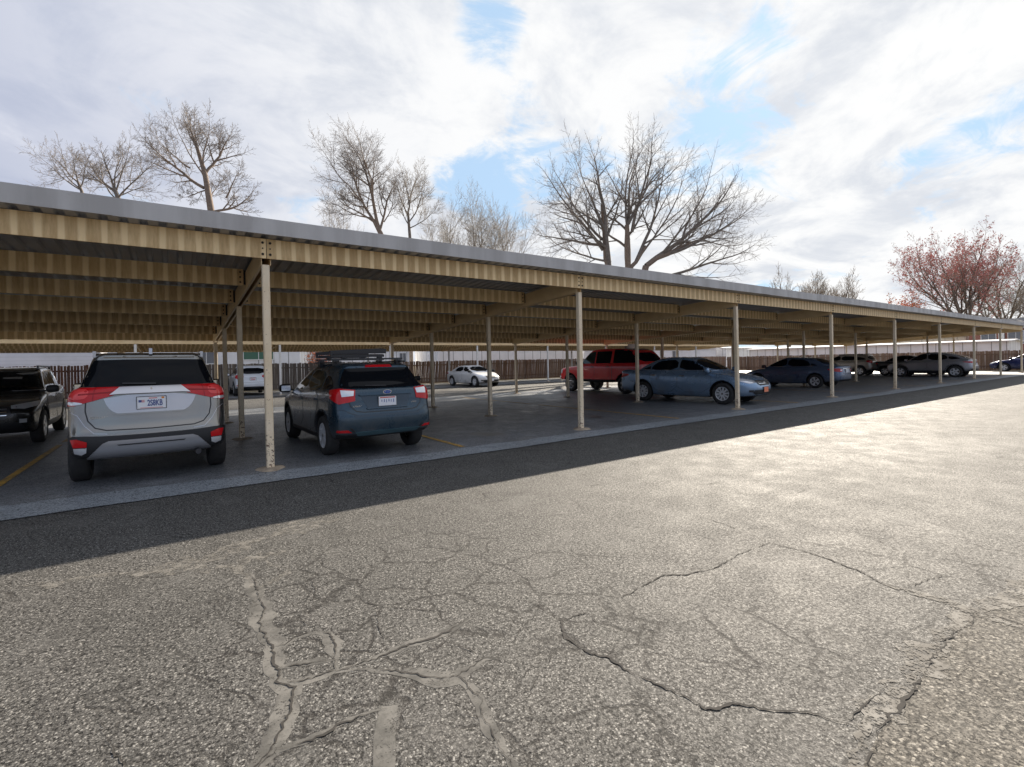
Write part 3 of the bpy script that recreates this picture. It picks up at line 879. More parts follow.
def build_tree(label, base, limbs, P, seed, barkm, twigm, group='bare trees behind the carports', name='bare_tree', leaf=None, trunk=None):
    """base: world foot; limbs: list of (start_point_offset, direction, length, radius) relative to foot"""
    rn = np.random.default_rng(seed)
    out = []
    base = np.asarray(base, float)
    if trunk is not None:
        h, r0, lean = trunk
        top = np.array([lean[0], lean[1], h])
        pts = [top*t+np.array([rn.normal(0, .04), rn.normal(0, .04), 0])*h*t*.4 for t in np.linspace(0, 1, 7)]
        out.append((0, pts, [r0*(1.25 if i == 0 else 1.05-.3*i/6) for i in range(7)]))
    for s, d, L, r in limbs:
        grow(out, rn, np.asarray(s, float), np.asarray(d, float), L, r, 1, P)
    e = empty(name, tuple(base), 0, label, 'tree', group)
    thick = [(p, r) for l, p, r in out if r[0] > P.get('split', .045)]
    thin = [(p, r) for l, p, r in out if r[0] <= P.get('split', .045)]
    mr = P.get('minr', .0078)
    thin = [(p, [max(x, mr) for x in r]) for p, r in thin]
    tubes('trunk', thick, barkm, e, 6)
    crown = tubes('crown', thin, twigm, e, 3)
    if leaf:
        m, dens, size = leaf
        v, f = [], []
        ends = [p for l, p, r in out if l >= P['levels']-1]
        for p in ends:
            if leaf_mask(rn, p, dens):
                for q in p[1:]:
                    if rn.random() > .75: continue
                    c = q+rn.normal(0, size*1.3, 3)
                    u = rn.normal(0, 1, 3); u /= np.linalg.norm(u); w = np.cross(u, rn.normal(0, 1, 3)); w /= np.linalg.norm(w)+1e-9
                    s = size*rn.uniform(.6, 1.3); b = len(v)
                    v += [tuple(c-u*s), tuple(c+w*s*.45+u*s*.1), tuple(c+u*s), tuple(c-w*s*.45+u*s*.1)]
                    f.append((b, b+1, b+2, b+3))
        mesh_obj('foliage', v, f, m, e)
    return e

def leaf_mask(rn, p, dens):
    q = p[-1]
    k = .5+.5*math.sin(q[0]*1.1+1.3)*math.sin(q[1]*.9+.4)*math.sin(q[2]*1.2+2.0)
    return rn.random() < dens*(.35+1.3*k)

HR = np.array([_R[0], _R[1], 0]); HR /= np.linalg.norm(HR)      # across the view
HF = np.array([_F[0], _F[1], 0]); HF /= np.linalg.norm(HF)
def foot(px, depth):
    p = at(px, 357, depth); return np.array([p[0], p[1], -.02])
def V3(a, up, away=0.0): return HR*a+HF*away+np.array([0, 0, up])
def px_h(py, px, depth): return at(px, py, depth)[2]

# the wide tree in the middle: several leaders from a low fork
D0 = 43.0
b0 = foot(632, D0)
P = dict(BASE); P.update(kids=[6, 6, 5, 4, 3], levels=5, wob=.075, up=[.1, .22, .2, .15, .1, .1], ang=[40, 42, 44, 42, 40], ratio=[.6, .60, .58, .56, .56], rr=.5)
def off(px, py, away=0.0):
    p = at(px, py, D0+away); return p-b0
limbs = []
def limb(p0, p1, r, away=0.0):
    a = off(*p0); b = off(p1[0], p1[1], away); d = b-a
    limbs.append((a, d, np.linalg.norm(d)*.64, r))
f1, f2, f3 = (609, 268), (628, 270), (646, 266)
limb(f1, (597, 150), .26, -1.0); limb((603, 250), (548, 168), .17, -2.5); limb((606, 246), (528, 232), .15, 2.0)
limb(f2, (625, 150), .25, 1.0); limb((626, 228), (672, 150), .17, 3.0); limb((629, 240), (604, 140), .13, 3.5)
limb((636, 262), (692, 158), .18, -2.0); limb(f3, (738, 190), .24, 1.5); limb((668, 254), (752, 225), .16, -2.5); limb((660, 279), (760, 248), .15, 1.0)
limb((632, 232), (655, 132), .15, -3.0)
limb((690, 243), (765, 205), .12, 3.0); limb((640, 256), (712, 176), .11, 2.5); limb((604, 232), (570, 142), .10, 1.0); limb((668, 254), (720, 210), .10, 3.0); limb((611, 262), (530, 246), .11, -1.0); limb((603, 240), (532, 190), .13, 1.5); limb((602, 225), (545, 205), .10, -2.0)
e0 = build_tree('wide spreading bare tree rising above the middle of the carport roof', b0, limbs, P, 5, M['bark'], M['twig'])
tk = [([np.array([0, 0, 0]), V3(-.05, 2.2), V3(0, 4.2), V3(.1, 6.0)], [.75, .6, .55, .5]),
      ([V3(-.1, 5.2), (off(*f1)+V3(0, 5.2))*.5, off(*f1)], [.42, .34, .28]), ([V3(.1, 5.3), (off(*f2)+V3(.1, 5.3))*.5, off(*f2)], [.42, .33, .28]),
      ([V3(.15, 5.2), (off(*f3)+V3(.15, 5.2))*.5, off(*f3)], [.42, .33, .28]), ([V3(.2, 4.8), off(645, 284), off(660, 279)], [.3, .22, .17]),
      ([off(*f2)*.96, off(632, 266), off(636, 262), off(646, 246)], [.2, .18, .17, .12]), ([off(*f1), off(606, 258), off(605, 240), off(602, 205)], [.28, .24, .2, .14]), ([off(*f2), off(628, 250), off(627, 225)], [.27, .24, .2]),
      ([off(*f3), off(657, 258), off(668, 254), off(690, 243)], [.25, .22, .20, .14])]
tubes('trunk', tk, M['bark_warm'], e0, 8)

def simple_tree(label, px, depth, top_py, width_px, seed, P, n_limbs=5, lean=0.0, barkm='bark', twigm='twig', fork=.32, trunk_r=.22, name='bare_tree', leaf=None, group='bare trees behind the carports', flat=1.0):
    b = foot(px, depth); H = px_h(top_py, px, depth)+.3; Wd = width_px/FPX*depth
    rn = np.random.default_rng(seed+100)
    fz = H*fork; L = H-fz
    ls = []
    for i in range(n_limbs):
        a = 2*math.pi*(i+rn.uniform(-.25, .25))/n_limbs
        side = math.cos(a)*Wd*.5*.78; away = math.sin(a)*Wd*.42
        up = L*(.74 if i else .95)*rn.uniform(.8, 1.0)
        if i == 0: side *= .25; away *= .25
        z0 = fz*(1+rn.uniform(-.25, .35)) if i else fz
        d = V3(side+lean*L*.5, up*flat, away)
        ls.append((V3(lean*z0*.3, z0), d, np.linalg.norm(d)*.72, trunk_r*rn.uniform(.5, .62) if i else trunk_r*.75))
    tp = V3(lean*fz*.4, 0)
    return build_tree(label, b, ls, P, seed, M[barkm], M[twigm], group, name, leaf, trunk=(fz*1.45, trunk_r, tp[:2]))

PL = dict(BASE); PL.update(kids=[6, 6, 6, 5, 3], ratio=[.6, .60, .58, .56, .56], wob=.10, levels=5, ang=[42, 46, 46, 44, 42])
PU = dict(PL); PU.update(up=[.2, .6, .5, .4, .3, .2], ang=[34, 34, 36, 36, 36])
PS = dict(PL); PS.update(levels=4, kids=[5, 6, 6, 5])
def drawn_tree(label, px, depth, trunk, limbs, seed, P, barkm='bark', twigm='twig', group='bare trees behind the carports'):
    """trunk: list of (px, py, radius) from the visible part upward; limbs: (start px, end px, radius, distance away)"""
    b = foot(px, depth)
    def of(p, aw=0.0): return at(p[0], p[1], depth+aw)-b
    ls = []
    for p0, p1, r, aw in limbs:
        a = of(p0); d = of(p1, aw)-a
        ls.append((a, d, np.linalg.norm(d)*.69, r))
    e = build_tree(label, b, ls, P, seed, M[barkm], M[twigm], group)
    pts = [np.zeros(3)]+[of(t[:2])*np.array([1, 1, 1]) for t in trunk]
    low = pts[1]*.5; pts = [np.zeros(3), low*np.array([.6, .6, 1])]+pts[1:]
    rad = [trunk[0][2]*1.5, trunk[0][2]*1.15]+[t[2] for t in trunk]
    tubes('trunk', [(pts, rad)], M[barkm], e, 7)
    return e
drawn_tree('tall bare tree with an upright crown above the left end of the carport roof', 213, 40, [(211, 211, .27), (205, 174, .20), (197, 148, .13), (190, 128, .06)],
           [((205, 174), (228, 126), .13, 1.0), ((204, 188), (140, 152), .13, -1.0), ((190, 168), (150, 150), .07, 1.5), ((213, 212), (262, 196), .11, .6), ((226, 198), (240, 166), .07, -1.0), ((198, 150), (178, 106), .10, .5), ((200, 158), (186, 116), .08, -1.2), ((205, 178), (172, 132), .08, 1.8), ((207, 190), (178, 196), .06, -1.5), ((203, 168), (216, 116), .07, -1.5), ((209, 200), (224, 176), .06, 1.5)],
           21, dict(PL, up=[.1, .3, .25, .2, .15, .1]), 'bark_warm')
drawn_tree('low bare tree with thin whippy branches left of the tall upright tree', 121, 42, [(119, 200, .2), (114, 188, .15)],
           [((117, 194), (84, 150), .11, .5), ((114, 188), (98, 146), .09, -1.0), ((116, 192), (132, 144), .08, 1.0), ((118, 198), (156, 160), .08, -1.0), ((118, 200), (84, 178), .07, 1.2), ((115, 190), (114, 140), .07, 0), ((117, 197), (146, 176), .06, 1.4), ((116, 192), (70, 160), .07, -1.4)], 22, dict(PL, levels=5, kids=[5, 5, 5, 4, 3]))
drawn_tree('small bare tree with sparse branches furthest left above the roof', 84, 44, [(82, 192, .13), (78, 182, .10)],
           [((80, 186), (50, 148), .08, .5), ((78, 182), (68, 150), .06, -1.0), ((81, 190), (28, 172), .07, 1.0), ((80, 188), (94, 156), .06, -.6), ((81, 189), (44, 166), .06, -1.2)], 23, dict(PL, levels=5, kids=[4, 5, 5, 4, 3]))
drawn_tree('bare tree with a tall leaning crown left of the rounder pale tree', 383, 46, [(381, 234, .25), (374, 220, .2)],
           [((374, 221), (328, 160), .14, .5), ((360, 196), (346, 150), .08, -1.0), ((380, 232), (353, 124), .17, -.5), ((380, 230), (397, 164), .12, 1.2), ((372, 200), (376, 142), .08, -.6), ((366, 208), (332, 200), .08, 1.5), ((374, 184), (340, 138), .08, 1.2), ((384, 222), (404, 190), .06, .6), ((374, 222), (322, 184), .09, -1.0), ((372, 218), (318, 210), .07, .8), ((366, 208), (322, 140), .08, -1.8)], 24, dict(PL, up=[.1, .35, .3, .2, .15, .1]), 'bark_warm')
drawn_tree('rounded bare tree with pale twigs right of the tall leaning tree', 411, 50, [(410, 238, .16), (408, 212, .12)],
           [((408, 212), (420, 166), .09, .5), ((409, 222), (440, 188), .08, -.8), ((408, 216), (398, 176), .08, 1.0), ((408, 205), (408, 164), .07, -1.0), ((410, 228), (450, 214), .06, 1.0), ((409, 225), (388, 204), .06, -1.0)], 25, dict(PL, up=[.1, .4, .35, .25, .2, .1]), twigm='twig_grey')
for px, tp, wd, sd, lb in ((452, 204, 48, 31, 'thin pale bare tree just right of the rounded bare tree'), (478, 200, 42, 32, 'thin bare sapling in the gap before the wide tree'),
                           (508, 196, 62, 33, 'twiggy bare tree partly hidden by the left side of the wide tree'), (335, 205, 55, 36, 'low twiggy tree at the foot of the leaning tree')):
    simple_tree(lb, px, 58, tp, wd, sd, PU, 5, 0, twigm='twig_grey', fork=.4, trunk_r=.14)
for px, tp, wd, sd, lb in ((790, 276, 40, 41, 'far grey bare tree right of the wide tree'), (815, 274, 34, 42, 'far grey tree in the middle of the distant group'), (838, 280, 36, 43, 'far bushy grey tree at the right of the distant group')):
    simple_tree(lb, px, 95, tp, wd, sd, dict(PU, minr=.018, kids=[6, 6, 5, 5, 3]), 6, 0, twigm='twig_grey', fork=.35, trunk_r=.25)
simple_tree('tall tree holding dry reddish leaves above the right end of the roof', 966, 78, 230, 100, 51, dict(PU, minr=.015, kids=[6, 6, 5, 4, 3], ang=[40, 40, 40, 40, 40]), 8, 0, 'bark', 'twig_grey', fork=.22, trunk_r=.35, name='red_leaved_tree', leaf=(M['leaf_red'], .58, .16), group=None)
simple_tree('bare branching tree at the right edge beside the reddish tree', 1006, 84, 246, 90, 52, dict(PL, minr=.015, kids=[5, 6, 5, 4, 3]), 7, 0, 'bark', 'twig_grey', fork=.2, trunk_r=.3)
simple_tree('bushy bare tree just beyond the right edge of the roof', 1050, 80, 262, 100, 53, dict(PL, minr=.015, kids=[5, 6, 5, 4, 3]), 7, 0, 'bark', 'twig_grey', fork=.2, trunk_r=.3)
for px, dp, tp, wd, sd, lb, lm in ((905, 80, 293, 34, 61, 'small tree with orange leaves left of the reddish tree', 'leaf_orange'), ):
    simple_tree(lb, px, dp, tp, wd, sd, dict(PS, minr=.018), 6, 0, 'bark', 'twig', fork=.25, trunk_r=.15, name='orange_tree', leaf=(M['leaf_orange'], .7, .15), group=None)
for px, dp, tp, wd, sd, lb in ((283, 38.6, 346, 34, 62, 'orange leaved shrub over the grey fence beside a pale post'), (316, 39.5, 343, 38, 63, 'larger orange leaved shrub over the grey fence')):
    b = foot(px, dp); rn = np.random.default_rng(sd)
    ls = []
    for i in range(9):
        a = 2*math.pi*i/9
        ls.append((np.zeros(3), V3(math.cos(a)*.7, 2.0, math.sin(a)*.5), 2.0, .035))
    build_tree(lb, b, ls, dict(PU, levels=3, kids=[5, 5, 4], minr=.008, split=.03), sd, M['bark'], M['twig'], 'orange shrubs behind the grey fence', 'orange_shrub', (M['leaf_orange'], .8, .09))
# ------------------------------------------------------------------ cars: bodies are smooth solids carved from profiles
def sdpoly(px, py, V):
    V = np.asarray(V, np.float64)
    d = np.full(px.shape, 1e9); s = np.ones(px.shape)
    n = len(V)
    for i in range(n):
        a = V[i]; b = V[i-1]
        ex, ey = b-a
        wx, wy = px-a[0], py-a[1]
        t = np.clip((wx*ex+wy*ey)/(ex*ex+ey*ey+1e-12), 0, 1)
        bx, by = wx-ex*t, wy-ey*t
        d = np.minimum(d, bx*bx+by*by)
        c1 = py >= a[1]; c2 = py < b[1]; c3 = ex*wy > ey*wx
        flip = (c1 & c2 & c3) | (~c1 & ~c2 & ~c3)
        s = np.where(flip, -s, s)
    return s*np.sqrt(d)

def chaikin(P, it=2, closed=True):
    P = [np.array(p, float) for p in P]
    for _ in range(it):
        Q = []
        n = len(P)
        for i in range(n if closed else n-1):
            a, b = P[i], P[(i+1) % n]
            Q += [a*.75+b*.25, a*.25+b*.75]
        if not closed: Q = [P[0]]+Q+[P[-1]]
        P = Q
    return [tuple(p) for p in P]

def smax(a, b, k):
    h = np.maximum(k-np.abs(a-b), 0)/k
    return np.maximum(a, b)+h*h*k*.25
def smin(a, b, k): return -smax(-a, -b, k)

class Table:
    """distance to a profile, sampled once on a fine grid"""
    def __init__(s, V, x0, x1, y0, y1, h=.008):
        s.h, s.x0, s.y0 = h, x0, y0
        X, Y = np.meshgrid(np.arange(x0, x1+h, h), np.arange(y0, y1+h, h), indexing='ij')
        s.T = sdpoly(X, Y, V)
        s.nx, s.ny = s.T.shape
    def __call__(s, x, y):
        u = (x-s.x0)/s.h; v = (y-s.y0)/s.h
        uc = np.minimum(np.maximum(u, 0), s.nx-1.001); vc = np.minimum(np.maximum(v, 0), s.ny-1.001)
        i = uc.astype(np.int32); j = vc.astype(np.int32)
        fu = uc-i; fv = vc-j
        k = i*s.ny+j; T = s.T.ravel()
        r = (T[k]*(1-fu)+T[k+s.ny]*fu)*(1-fv)+(T[k+1]*(1-fu)+T[k+s.ny+1]*fu)*fv
        return r+(np.abs(u-uc)+np.abs(v-vc))*s.h*.7

class Body:
    def __init__(s, spec):
        q = s.s = spec
        xr, xf, W, H = q['xr']-.35, q['xf']+.35, q['W']+.25, q['H']+.2
        s.side = Table(chaikin(spec['side'], 2), xr-.2, xf+.2, -.1, H)
        s.plan = Table(chaikin([(spec['plan'][0][0], -1.5)]+list(spec['plan'])+[(spec['plan'][-1][0], -1.5)], 2), xr, xf, -.05, W)
        s.sect = Table(chaikin([(-1.5, spec['sect'][0][1])]+list(spec['sect'])+[(-1.5, spec['sect'][-1][1])], 2), -.05, W, -.1, H)
        s.green = Table(chaikin(spec['green'], 2), xr-.2, xf+.2, -.1, H)
    def f(s, x, y, z):
        q = s.s; ay = np.abs(y)
        bow = np.where(x > 0, q['bowf'], -q['bowr'])
        yy = y*y
        xs = x+bow*yy*np.minimum(np.abs(x)/1.6, 1)
        pl = s.plan(x, ay)
        low = smax(smax(s.side(xs, z), pl, q.get('k1', .16)), s.sect(ay, z), q.get('k2', .10))
        bowg = np.where(x > 0, q['bowgf'], -q['bowgr'])
        inset = q['gi']+q['gk']*np.maximum(z-q['gz'], 0)
        gr = smax(s.green(x+bowg*yy, z), pl+inset, q.get('k3', .11))
        b = smin(low, gr, q.get('ku', .035))
        for xw in q['axles']:
            r = np.sqrt((x-xw)**2+(z-q['R'])**2)-q['Rw']
            well = np.maximum(r, (q['W']-.32)-ay)
            b = smax(b, -well, .018)
        return b
    def grad(s, P, h=.006):
        x, y, z = P[:, 0], P[:, 1], P[:, 2]
        g = np.stack([s.f(x+h, y, z)-s.f(x-h, y, z), s.f(x, y+h, z)-s.f(x, y-h, z), s.f(x, y, z+h)-s.f(x, y, z-h)], 1)/(2*h)
        return g

    def mesh(s, cell):
        q = s.s
        x = np.arange(q['xr']-.1, q['xf']+.1+cell, cell)
        ny = int((q['W']+.08)/cell)+1
        yh = np.arange(0, ny)*cell
        z = np.arange(.08, q['H']+.1+cell, cell)
        X, Y, Z = np.meshgrid(x, yh, z, indexing='ij')
        Fh = np.empty(X.shape)
        # evaluated slab by slab to keep memory small
        for i0 in range(0, len(x), 24):
            sl = slice(i0, i0+24)
            Fh[sl] = s.f(X[sl], Y[sl], Z[sl])
        Ff = np.concatenate([Fh[:, :0:-1, :], Fh], axis=1)
        y = np.concatenate([-yh[:0:-1], yh])
        return surface_nets(Ff, x, y, z, s)

def surface_nets(F, x, y, z, body):
    nx, ny, nz = F.shape
    cs = x[1]-x[0]
    neg = F < 0
    acc = np.zeros((nx-1, ny-1, nz-1, 3)); cnt = np.zeros((nx-1, ny-1, nz-1))
    def sub(A, dx, dy, dz): return A[dx:nx-1+dx, dy:ny-1+dy, dz:nz-1+dz]
    cor = [(a, b, c) for a in (0, 1) for b in (0, 1) for c in (0, 1)]
    for p in cor:
        for ax in range(3):
            if p[ax] == 1: continue
            q = list(p); q[ax] = 1
            A, B = sub(F, *p), sub(F, *q)
            m = (A < 0) != (B < 0)
            t = np.where(m, A/(A-B+1e-20), 0)
            for k in range(3):
                base = p[k]
                acc[..., k] += np.where(m, base+(t if k == ax else 0), 0)
            cnt += m
    act = cnt > 0
    idx = -np.ones(act.shape, int); idx[act] = np.arange(act.sum())
    I = np.argwhere(act)
    loc = acc[act]/cnt[act][:, None]
    V = np.stack([x[I[:, 0]], y[I[:, 1]], z[I[:, 2]]], 1)+loc*cs
    quads = []
    for ax in range(3):
        sl = [slice(0, nx), slice(0, ny), slice(0, nz)]
        s0 = [slice(1, nx-1), slice(1, ny-1), slice(1, nz-1)]
        s0[ax] = slice(0, F.shape[ax]-1); s1 = list(s0); s1[ax] = slice(1, F.shape[ax])
        A, B = neg[tuple(s0)], neg[tuple(s1)]
        for flip, m in ((False, A & ~B), (True, ~A & B)):
            E = np.argwhere(m)
            if len(E) == 0: continue
            o = np.ones(3, int); o[ax] = 0
            E = E+o
            a1, a2 = [(1, 2), (2, 0), (0, 1)][ax]
            def c(d1, d2):
                Q = E.copy(); Q[:, a1] += d1; Q[:, a2] += d2
                return idx[Q[:, 0], Q[:, 1], Q[:, 2]]
            q = np.stack([c(-1, -1), c(0, -1), c(0, 0), c(-1, 0)], 1)
            quads.append(q[:, ::-1] if flip else q)
    Q = np.concatenate(quads)
    Q = Q[(Q >= 0).all(1)]
    V0 = V.copy()
    for _ in range(4):
        fv = body.f(V[:, 0], V[:, 1], V[:, 2]); g = body.grad(V)
        st = fv[:, None]*g/((g*g).sum(1)[:, None]+1e-6)
        ln = np.linalg.norm(st, axis=1)[:, None]
        st *= np.minimum(1, cs*.4/(ln+1e-9))
        V = V-st
    bad = np.linalg.norm(V-V0, axis=1) > cs*1.3
    V[bad] = V0[bad]
    return V, Q

VIEWS = {}
def view(ang):
    """ray direction seen from around the car: 0 = from behind, 90 = from the left side, 180 = from the front"""
    a = RAD(ang)
    d = np.array([math.cos(a), -math.sin(a), 0.0])
    u = np.array([math.sin(a), math.cos(a), 0.0])
    return d, u

def cast(body, ang, A, B, top=False):
    n = len(A)
    if top:
        d = np.array([0, 0, -1.0]); P = np.stack([A, B, np.full(n, 3.0)], 1)
    else:
        d, u = view(ang); P = u[None]*A[:, None]+np.array([0, 0, 1.0])[None]*B[:, None]-d[None]*4.0
    t = np.zeros(n); ok = np.zeros(n, bool)
    for _ in range(46):
        q = P+d*t[:, None]
        fv = body.f(q[:, 0], q[:, 1], q[:, 2])
        t = t+np.minimum(np.maximum(fv*.85, -.2), 1.2)
    q = P+d*t[:, None]
    fv = body.f(q[:, 0], q[:, 1], q[:, 2])
    return q, np.abs(fv) < .006

def expand(poly, d):
    P = np.array(poly, float); n = len(P)
    area = .5*sum(P[i-1][0]*P[i][1]-P[i][0]*P[i-1][1] for i in range(n))
    sg = 1 if area > 0 else -1
    out = []
    for i in range(n):
        a, b, c = P[i-1], P[i], P[(i+1) % n]
        e1 = (b-a)/(np.linalg.norm(b-a)+1e-9); e2 = (c-b)/(np.linalg.norm(c-b)+1e-9)
        nn = np.array([e1[1]+e2[1], -(e1[0]+e2[0])]); l = np.linalg.norm(nn)
        nn = nn/l if l > 1e-6 else np.array([e1[1], -e1[0]])
        out.append(tuple(b+nn*d*sg))
    return out

def patch_geo(body, poly, ang, off, grid=.05, top=False, rnd=0, depth=.010):
    if rnd: poly = chaikin(poly, rnd)
    # densify outline
    O = []
    n = len(poly)
    for i in range(n):
        a, b = np.array(poly[i], float), np.array(poly[(i+1) % n], float)
        m = max(1, int(np.linalg.norm(b-a)/grid))
        for k in range(m): O.append(a+(b-a)*k/m)
    O = np.array(O); no = len(O)
    lo, hi = O.min(0), O.max(0)
    gx = np.arange(lo[0]+grid*.5, hi[0], grid); gy = np.arange(lo[1]+grid*.5, hi[1], grid)
    G = np.array([(a, b) for a in gx for b in gy]) if len(gx) and len(gy) else np.zeros((0, 2))
    if len(G):
        sd = sdpoly(G[:, 0], G[:, 1], O)
        G = G[sd < -grid*.35]
    Pn = np.concatenate([O, G]) if len(G) else O
    r = delaunay_2d_cdt([Vector(p) for p in Pn], [(i, (i+1) % no) for i in range(no)], [], 1, 1e-5)
    V2 = np.array([tuple(v) for v in r[0]]); Fc = [tuple(f) for f in r[2]]
    q, ok = cast(body, ang, V2[:, 0], V2[:, 1], top)
    g = body.grad(q); g /= np.linalg.norm(g, axis=1)[:, None]+1e-9
    Fc = [f for f in Fc if all(ok[i] for i in f)]
    if not Fc: return [], []
    T = q+g*off; Bt = q-g*depth
    # outward orientation
    dd = np.array([0, 0, -1.0]) if top else view(ang)[0]
    a, b, c = T[Fc[0][0]], T[Fc[0][1]], T[Fc[0][2]]
    nrm = sum(np.dot(np.cross(T[f[1]]-T[f[0]], T[f[2]]-T[f[0]]), dd) for f in Fc)
    if nrm > 0: Fc = [f[::-1] for f in Fc]
    cnt = {}
    for f in Fc:
        for i in range(3):
            e = (f[i], f[(i+1) % 3]); cnt[e] = cnt.get(e, 0)+1
    nV = len(T)
    rim = [(b_, a_, a_+nV, b_+nV) for (a_, b_) in cnt if (b_, a_) not in cnt]
    V = np.concatenate([T, Bt])
    return V.tolist(), Fc+rim

class Car:
    def __init__(s, spec, name, label, cat, loc, rz, paint, cell=.025, pgrid=.05, group=None):
        s.b = Body(spec); s.q = spec; s.root = empty(name, (loc[0], loc[1], .006), rz, label, cat, group)
        s.paint = paint; s.pg = pgrid
        V, Q = s.b.mesh(cell)
        # dark wheel wells and underside
        C = V[Q].mean(1)
        nrm = np.cross(V[Q[:, 1]]-V[Q[:, 0]], V[Q[:, 2]]-V[Q[:, 0]])
        nrm /= np.linalg.norm(nrm, axis=1)[:, None]+1e-12
        mi = np.zeros(len(Q), int)
        for xw in spec['axles']:
            r = np.sqrt((C[:, 0]-xw)**2+(C[:, 2]-spec['R'])**2)
            inside = (r < spec['Rw']+.016) & (np.abs(C[:, 1]) < spec['W']-.004)
            rad = ((C[:, 0]-xw)*nrm[:, 0]+(C[:, 2]-spec['R'])*nrm[:, 2])/(r+1e-6)
            mi[inside & ((rad < -.35) | (r < spec['Rw']-.02))] = 1
        mi[(nrm[:, 2] < -.75) & (C[:, 2] < spec.get('under', .42))] = 1
        if 'clad' in spec: mi[(C[:, 2] < spec['clad']) & (np.abs(C[:, 1]) > spec['W']*.72)] = 1
        s.body = mesh_obj('body', V, Q, [paint, M['car_black']], s.root, True, mi)
    def patch(s, name, poly, ang, m, off=.004, parent=None, top=False, rnd=0, grid=None, depth=.012, mirror=False):
        v, f = patch_geo(s.b, poly, ang, off, grid or s.pg, top, rnd, depth)
        if not f: return None
        o = mesh_obj(name, v, f, m, parent or s.root, True, sharp=38)
        if mirror: s.mirror(o)
        return o
    def mirror(s, o):
        me = o.data.copy()
        n = len(me.vertices); co = np.empty(n*3); me.vertices.foreach_get('co', co); co = co.reshape(-1, 3); co[:, 1] *= -1
        me.vertices.foreach_set('co', co.ravel()); me.flip_normals()
        c = o.copy(); c.data = me; COL.objects.link(c)
        return c
    def both(s, name, poly, ang, m, **k):
        o = s.patch(name, poly, ang, m, **k)
        if o is None: return None, None
        return o, s.mirror(o)
    def door(s, poly, handle=None, name='door', hm=None):
        v1, f1 = patch_geo(s.b, expand(poly, .009), 90, .0012, s.pg, False, 1)
        v2, f2 = patch_geo(s.b, poly, 90, .0045, s.pg, False, 1)
        if not f2: return
        nb = len(v1)
        o = mesh_obj(name, v1+v2, f1+[tuple(i+nb for i in f) for f in f2], [M['car_black'], s.paint], s.root, True, [0]*len(f1)+[1]*len(f2), sharp=38)
        o2 = s.mirror(o)
        if handle:
            x, z = handle
            h, hk = s.both('handle', [(x-.10, z-.014), (x+.10, z-.014), (x+.10, z+.014), (x-.10, z+.014)], 90, hm or s.paint, off=.030, rnd=1, depth=.0)
            if h: h.parent = o; hk.parent = o2
    def seam(s, name, pts, ang, w=.008, m=None, off=.0015):
        """thin dark line along an open polyline"""
        P = np.array(pts, float); T = np.gradient(P, axis=0); T /= np.linalg.norm(T, axis=1)[:, None]
        N = np.stack([-T[:, 1], T[:, 0]], 1)*w/2
        poly = [tuple(p) for p in P+N]+[tuple(p) for p in (P-N)[::-1]]
        return s.patch(name, poly, ang, m or M['car_black'], off=off)
    def plate(s, x, z, rear=True, text=None, y=0.0, accent=(.75, .12, .08), orange=False):
        d = -1 if rear else 1
        q, ok = cast(s.b, 0 if rear else 180, np.array([y if rear else -y]), np.array([z]))
        xx = q[0][0]+d*.014
        p = MB(); w, h = .152, .076
        p.box(min(xx, xx+d*.004), max(xx, xx+d*.004), y-w, y+w, z-h, z+h)
        o = p.build('license_plate', M['plate_orange'] if orange else M['plate_white'], s.root)
        fr = MB(); a, b = sorted((xx-d*.002, xx+d*.0055))
        for y0, y1, z0, z1 in ((y-w-.008, y+w+.008, z+h, z+h+.008), (y-w-.008, y+w+.008, z-h-.008, z-h), (y-w-.008, y-w, z-h, z+h), (y+w, y+w+.008, z-h, z+h)):
            fr.box(a, b, y0, y1, z0, z1)
        fr.build('plate_frame', M['chrome_dark'], o)
        return o, xx+d*.0045
    def text(s, body, x, y, z, size, m, rear=True, parent=None, name='lettering', depth=.0015, bold=False, squeeze=1.0):
        c = bpy.data.curves.new('lettering', 'FONT'); c.body = body; c.size = size; c.align_x = 'CENTER'; c.align_y = 'CENTER'; c.extrude = depth
        if bold: c.offset = size*.02
        t = bpy.data.objects.new('tmp', c); COL.objects.link(t)
        dg = bpy.context.evaluated_depsgraph_get(); me = bpy.data.meshes.new_from_object(t.evaluated_get(dg))
        bpy.data.objects.remove(t)
        me.materials.clear(); me.materials.append(m)
        o = bpy.data.objects.new(name, me); COL.objects.link(o); o.parent = parent or s.root
        o.scale = (squeeze, 1, 1)
        o.location = (x, y, z); o.rotation_euler = (math.pi/2, 0, -math.pi/2 if rear else math.pi/2)
        return o
    def wheels(s, style='ten', rim_m=None, tw=.215, inset=.03):
        q = s.q; me_t, me_r = wheel_mesh(q['R'], q.get('Rr', q['R']*.66), tw, style, rim_m or M['alloy'])
        for xw in q['axles']:
            for sg in (1, -1):
                o = bpy.data.objects.new('wheel', me_t); COL.objects.link(o); o.parent = s.root
                r = bpy.data.objects.new('rim', me_r); COL.objects.link(r); r.parent = o
                o.location = (xw, sg*(q['W']-inset-tw/2), q['R']-.004)
                o.rotation_euler = (0, random.Random(xw*7+sg).uniform(0, 1), 0 if sg > 0 else math.pi)
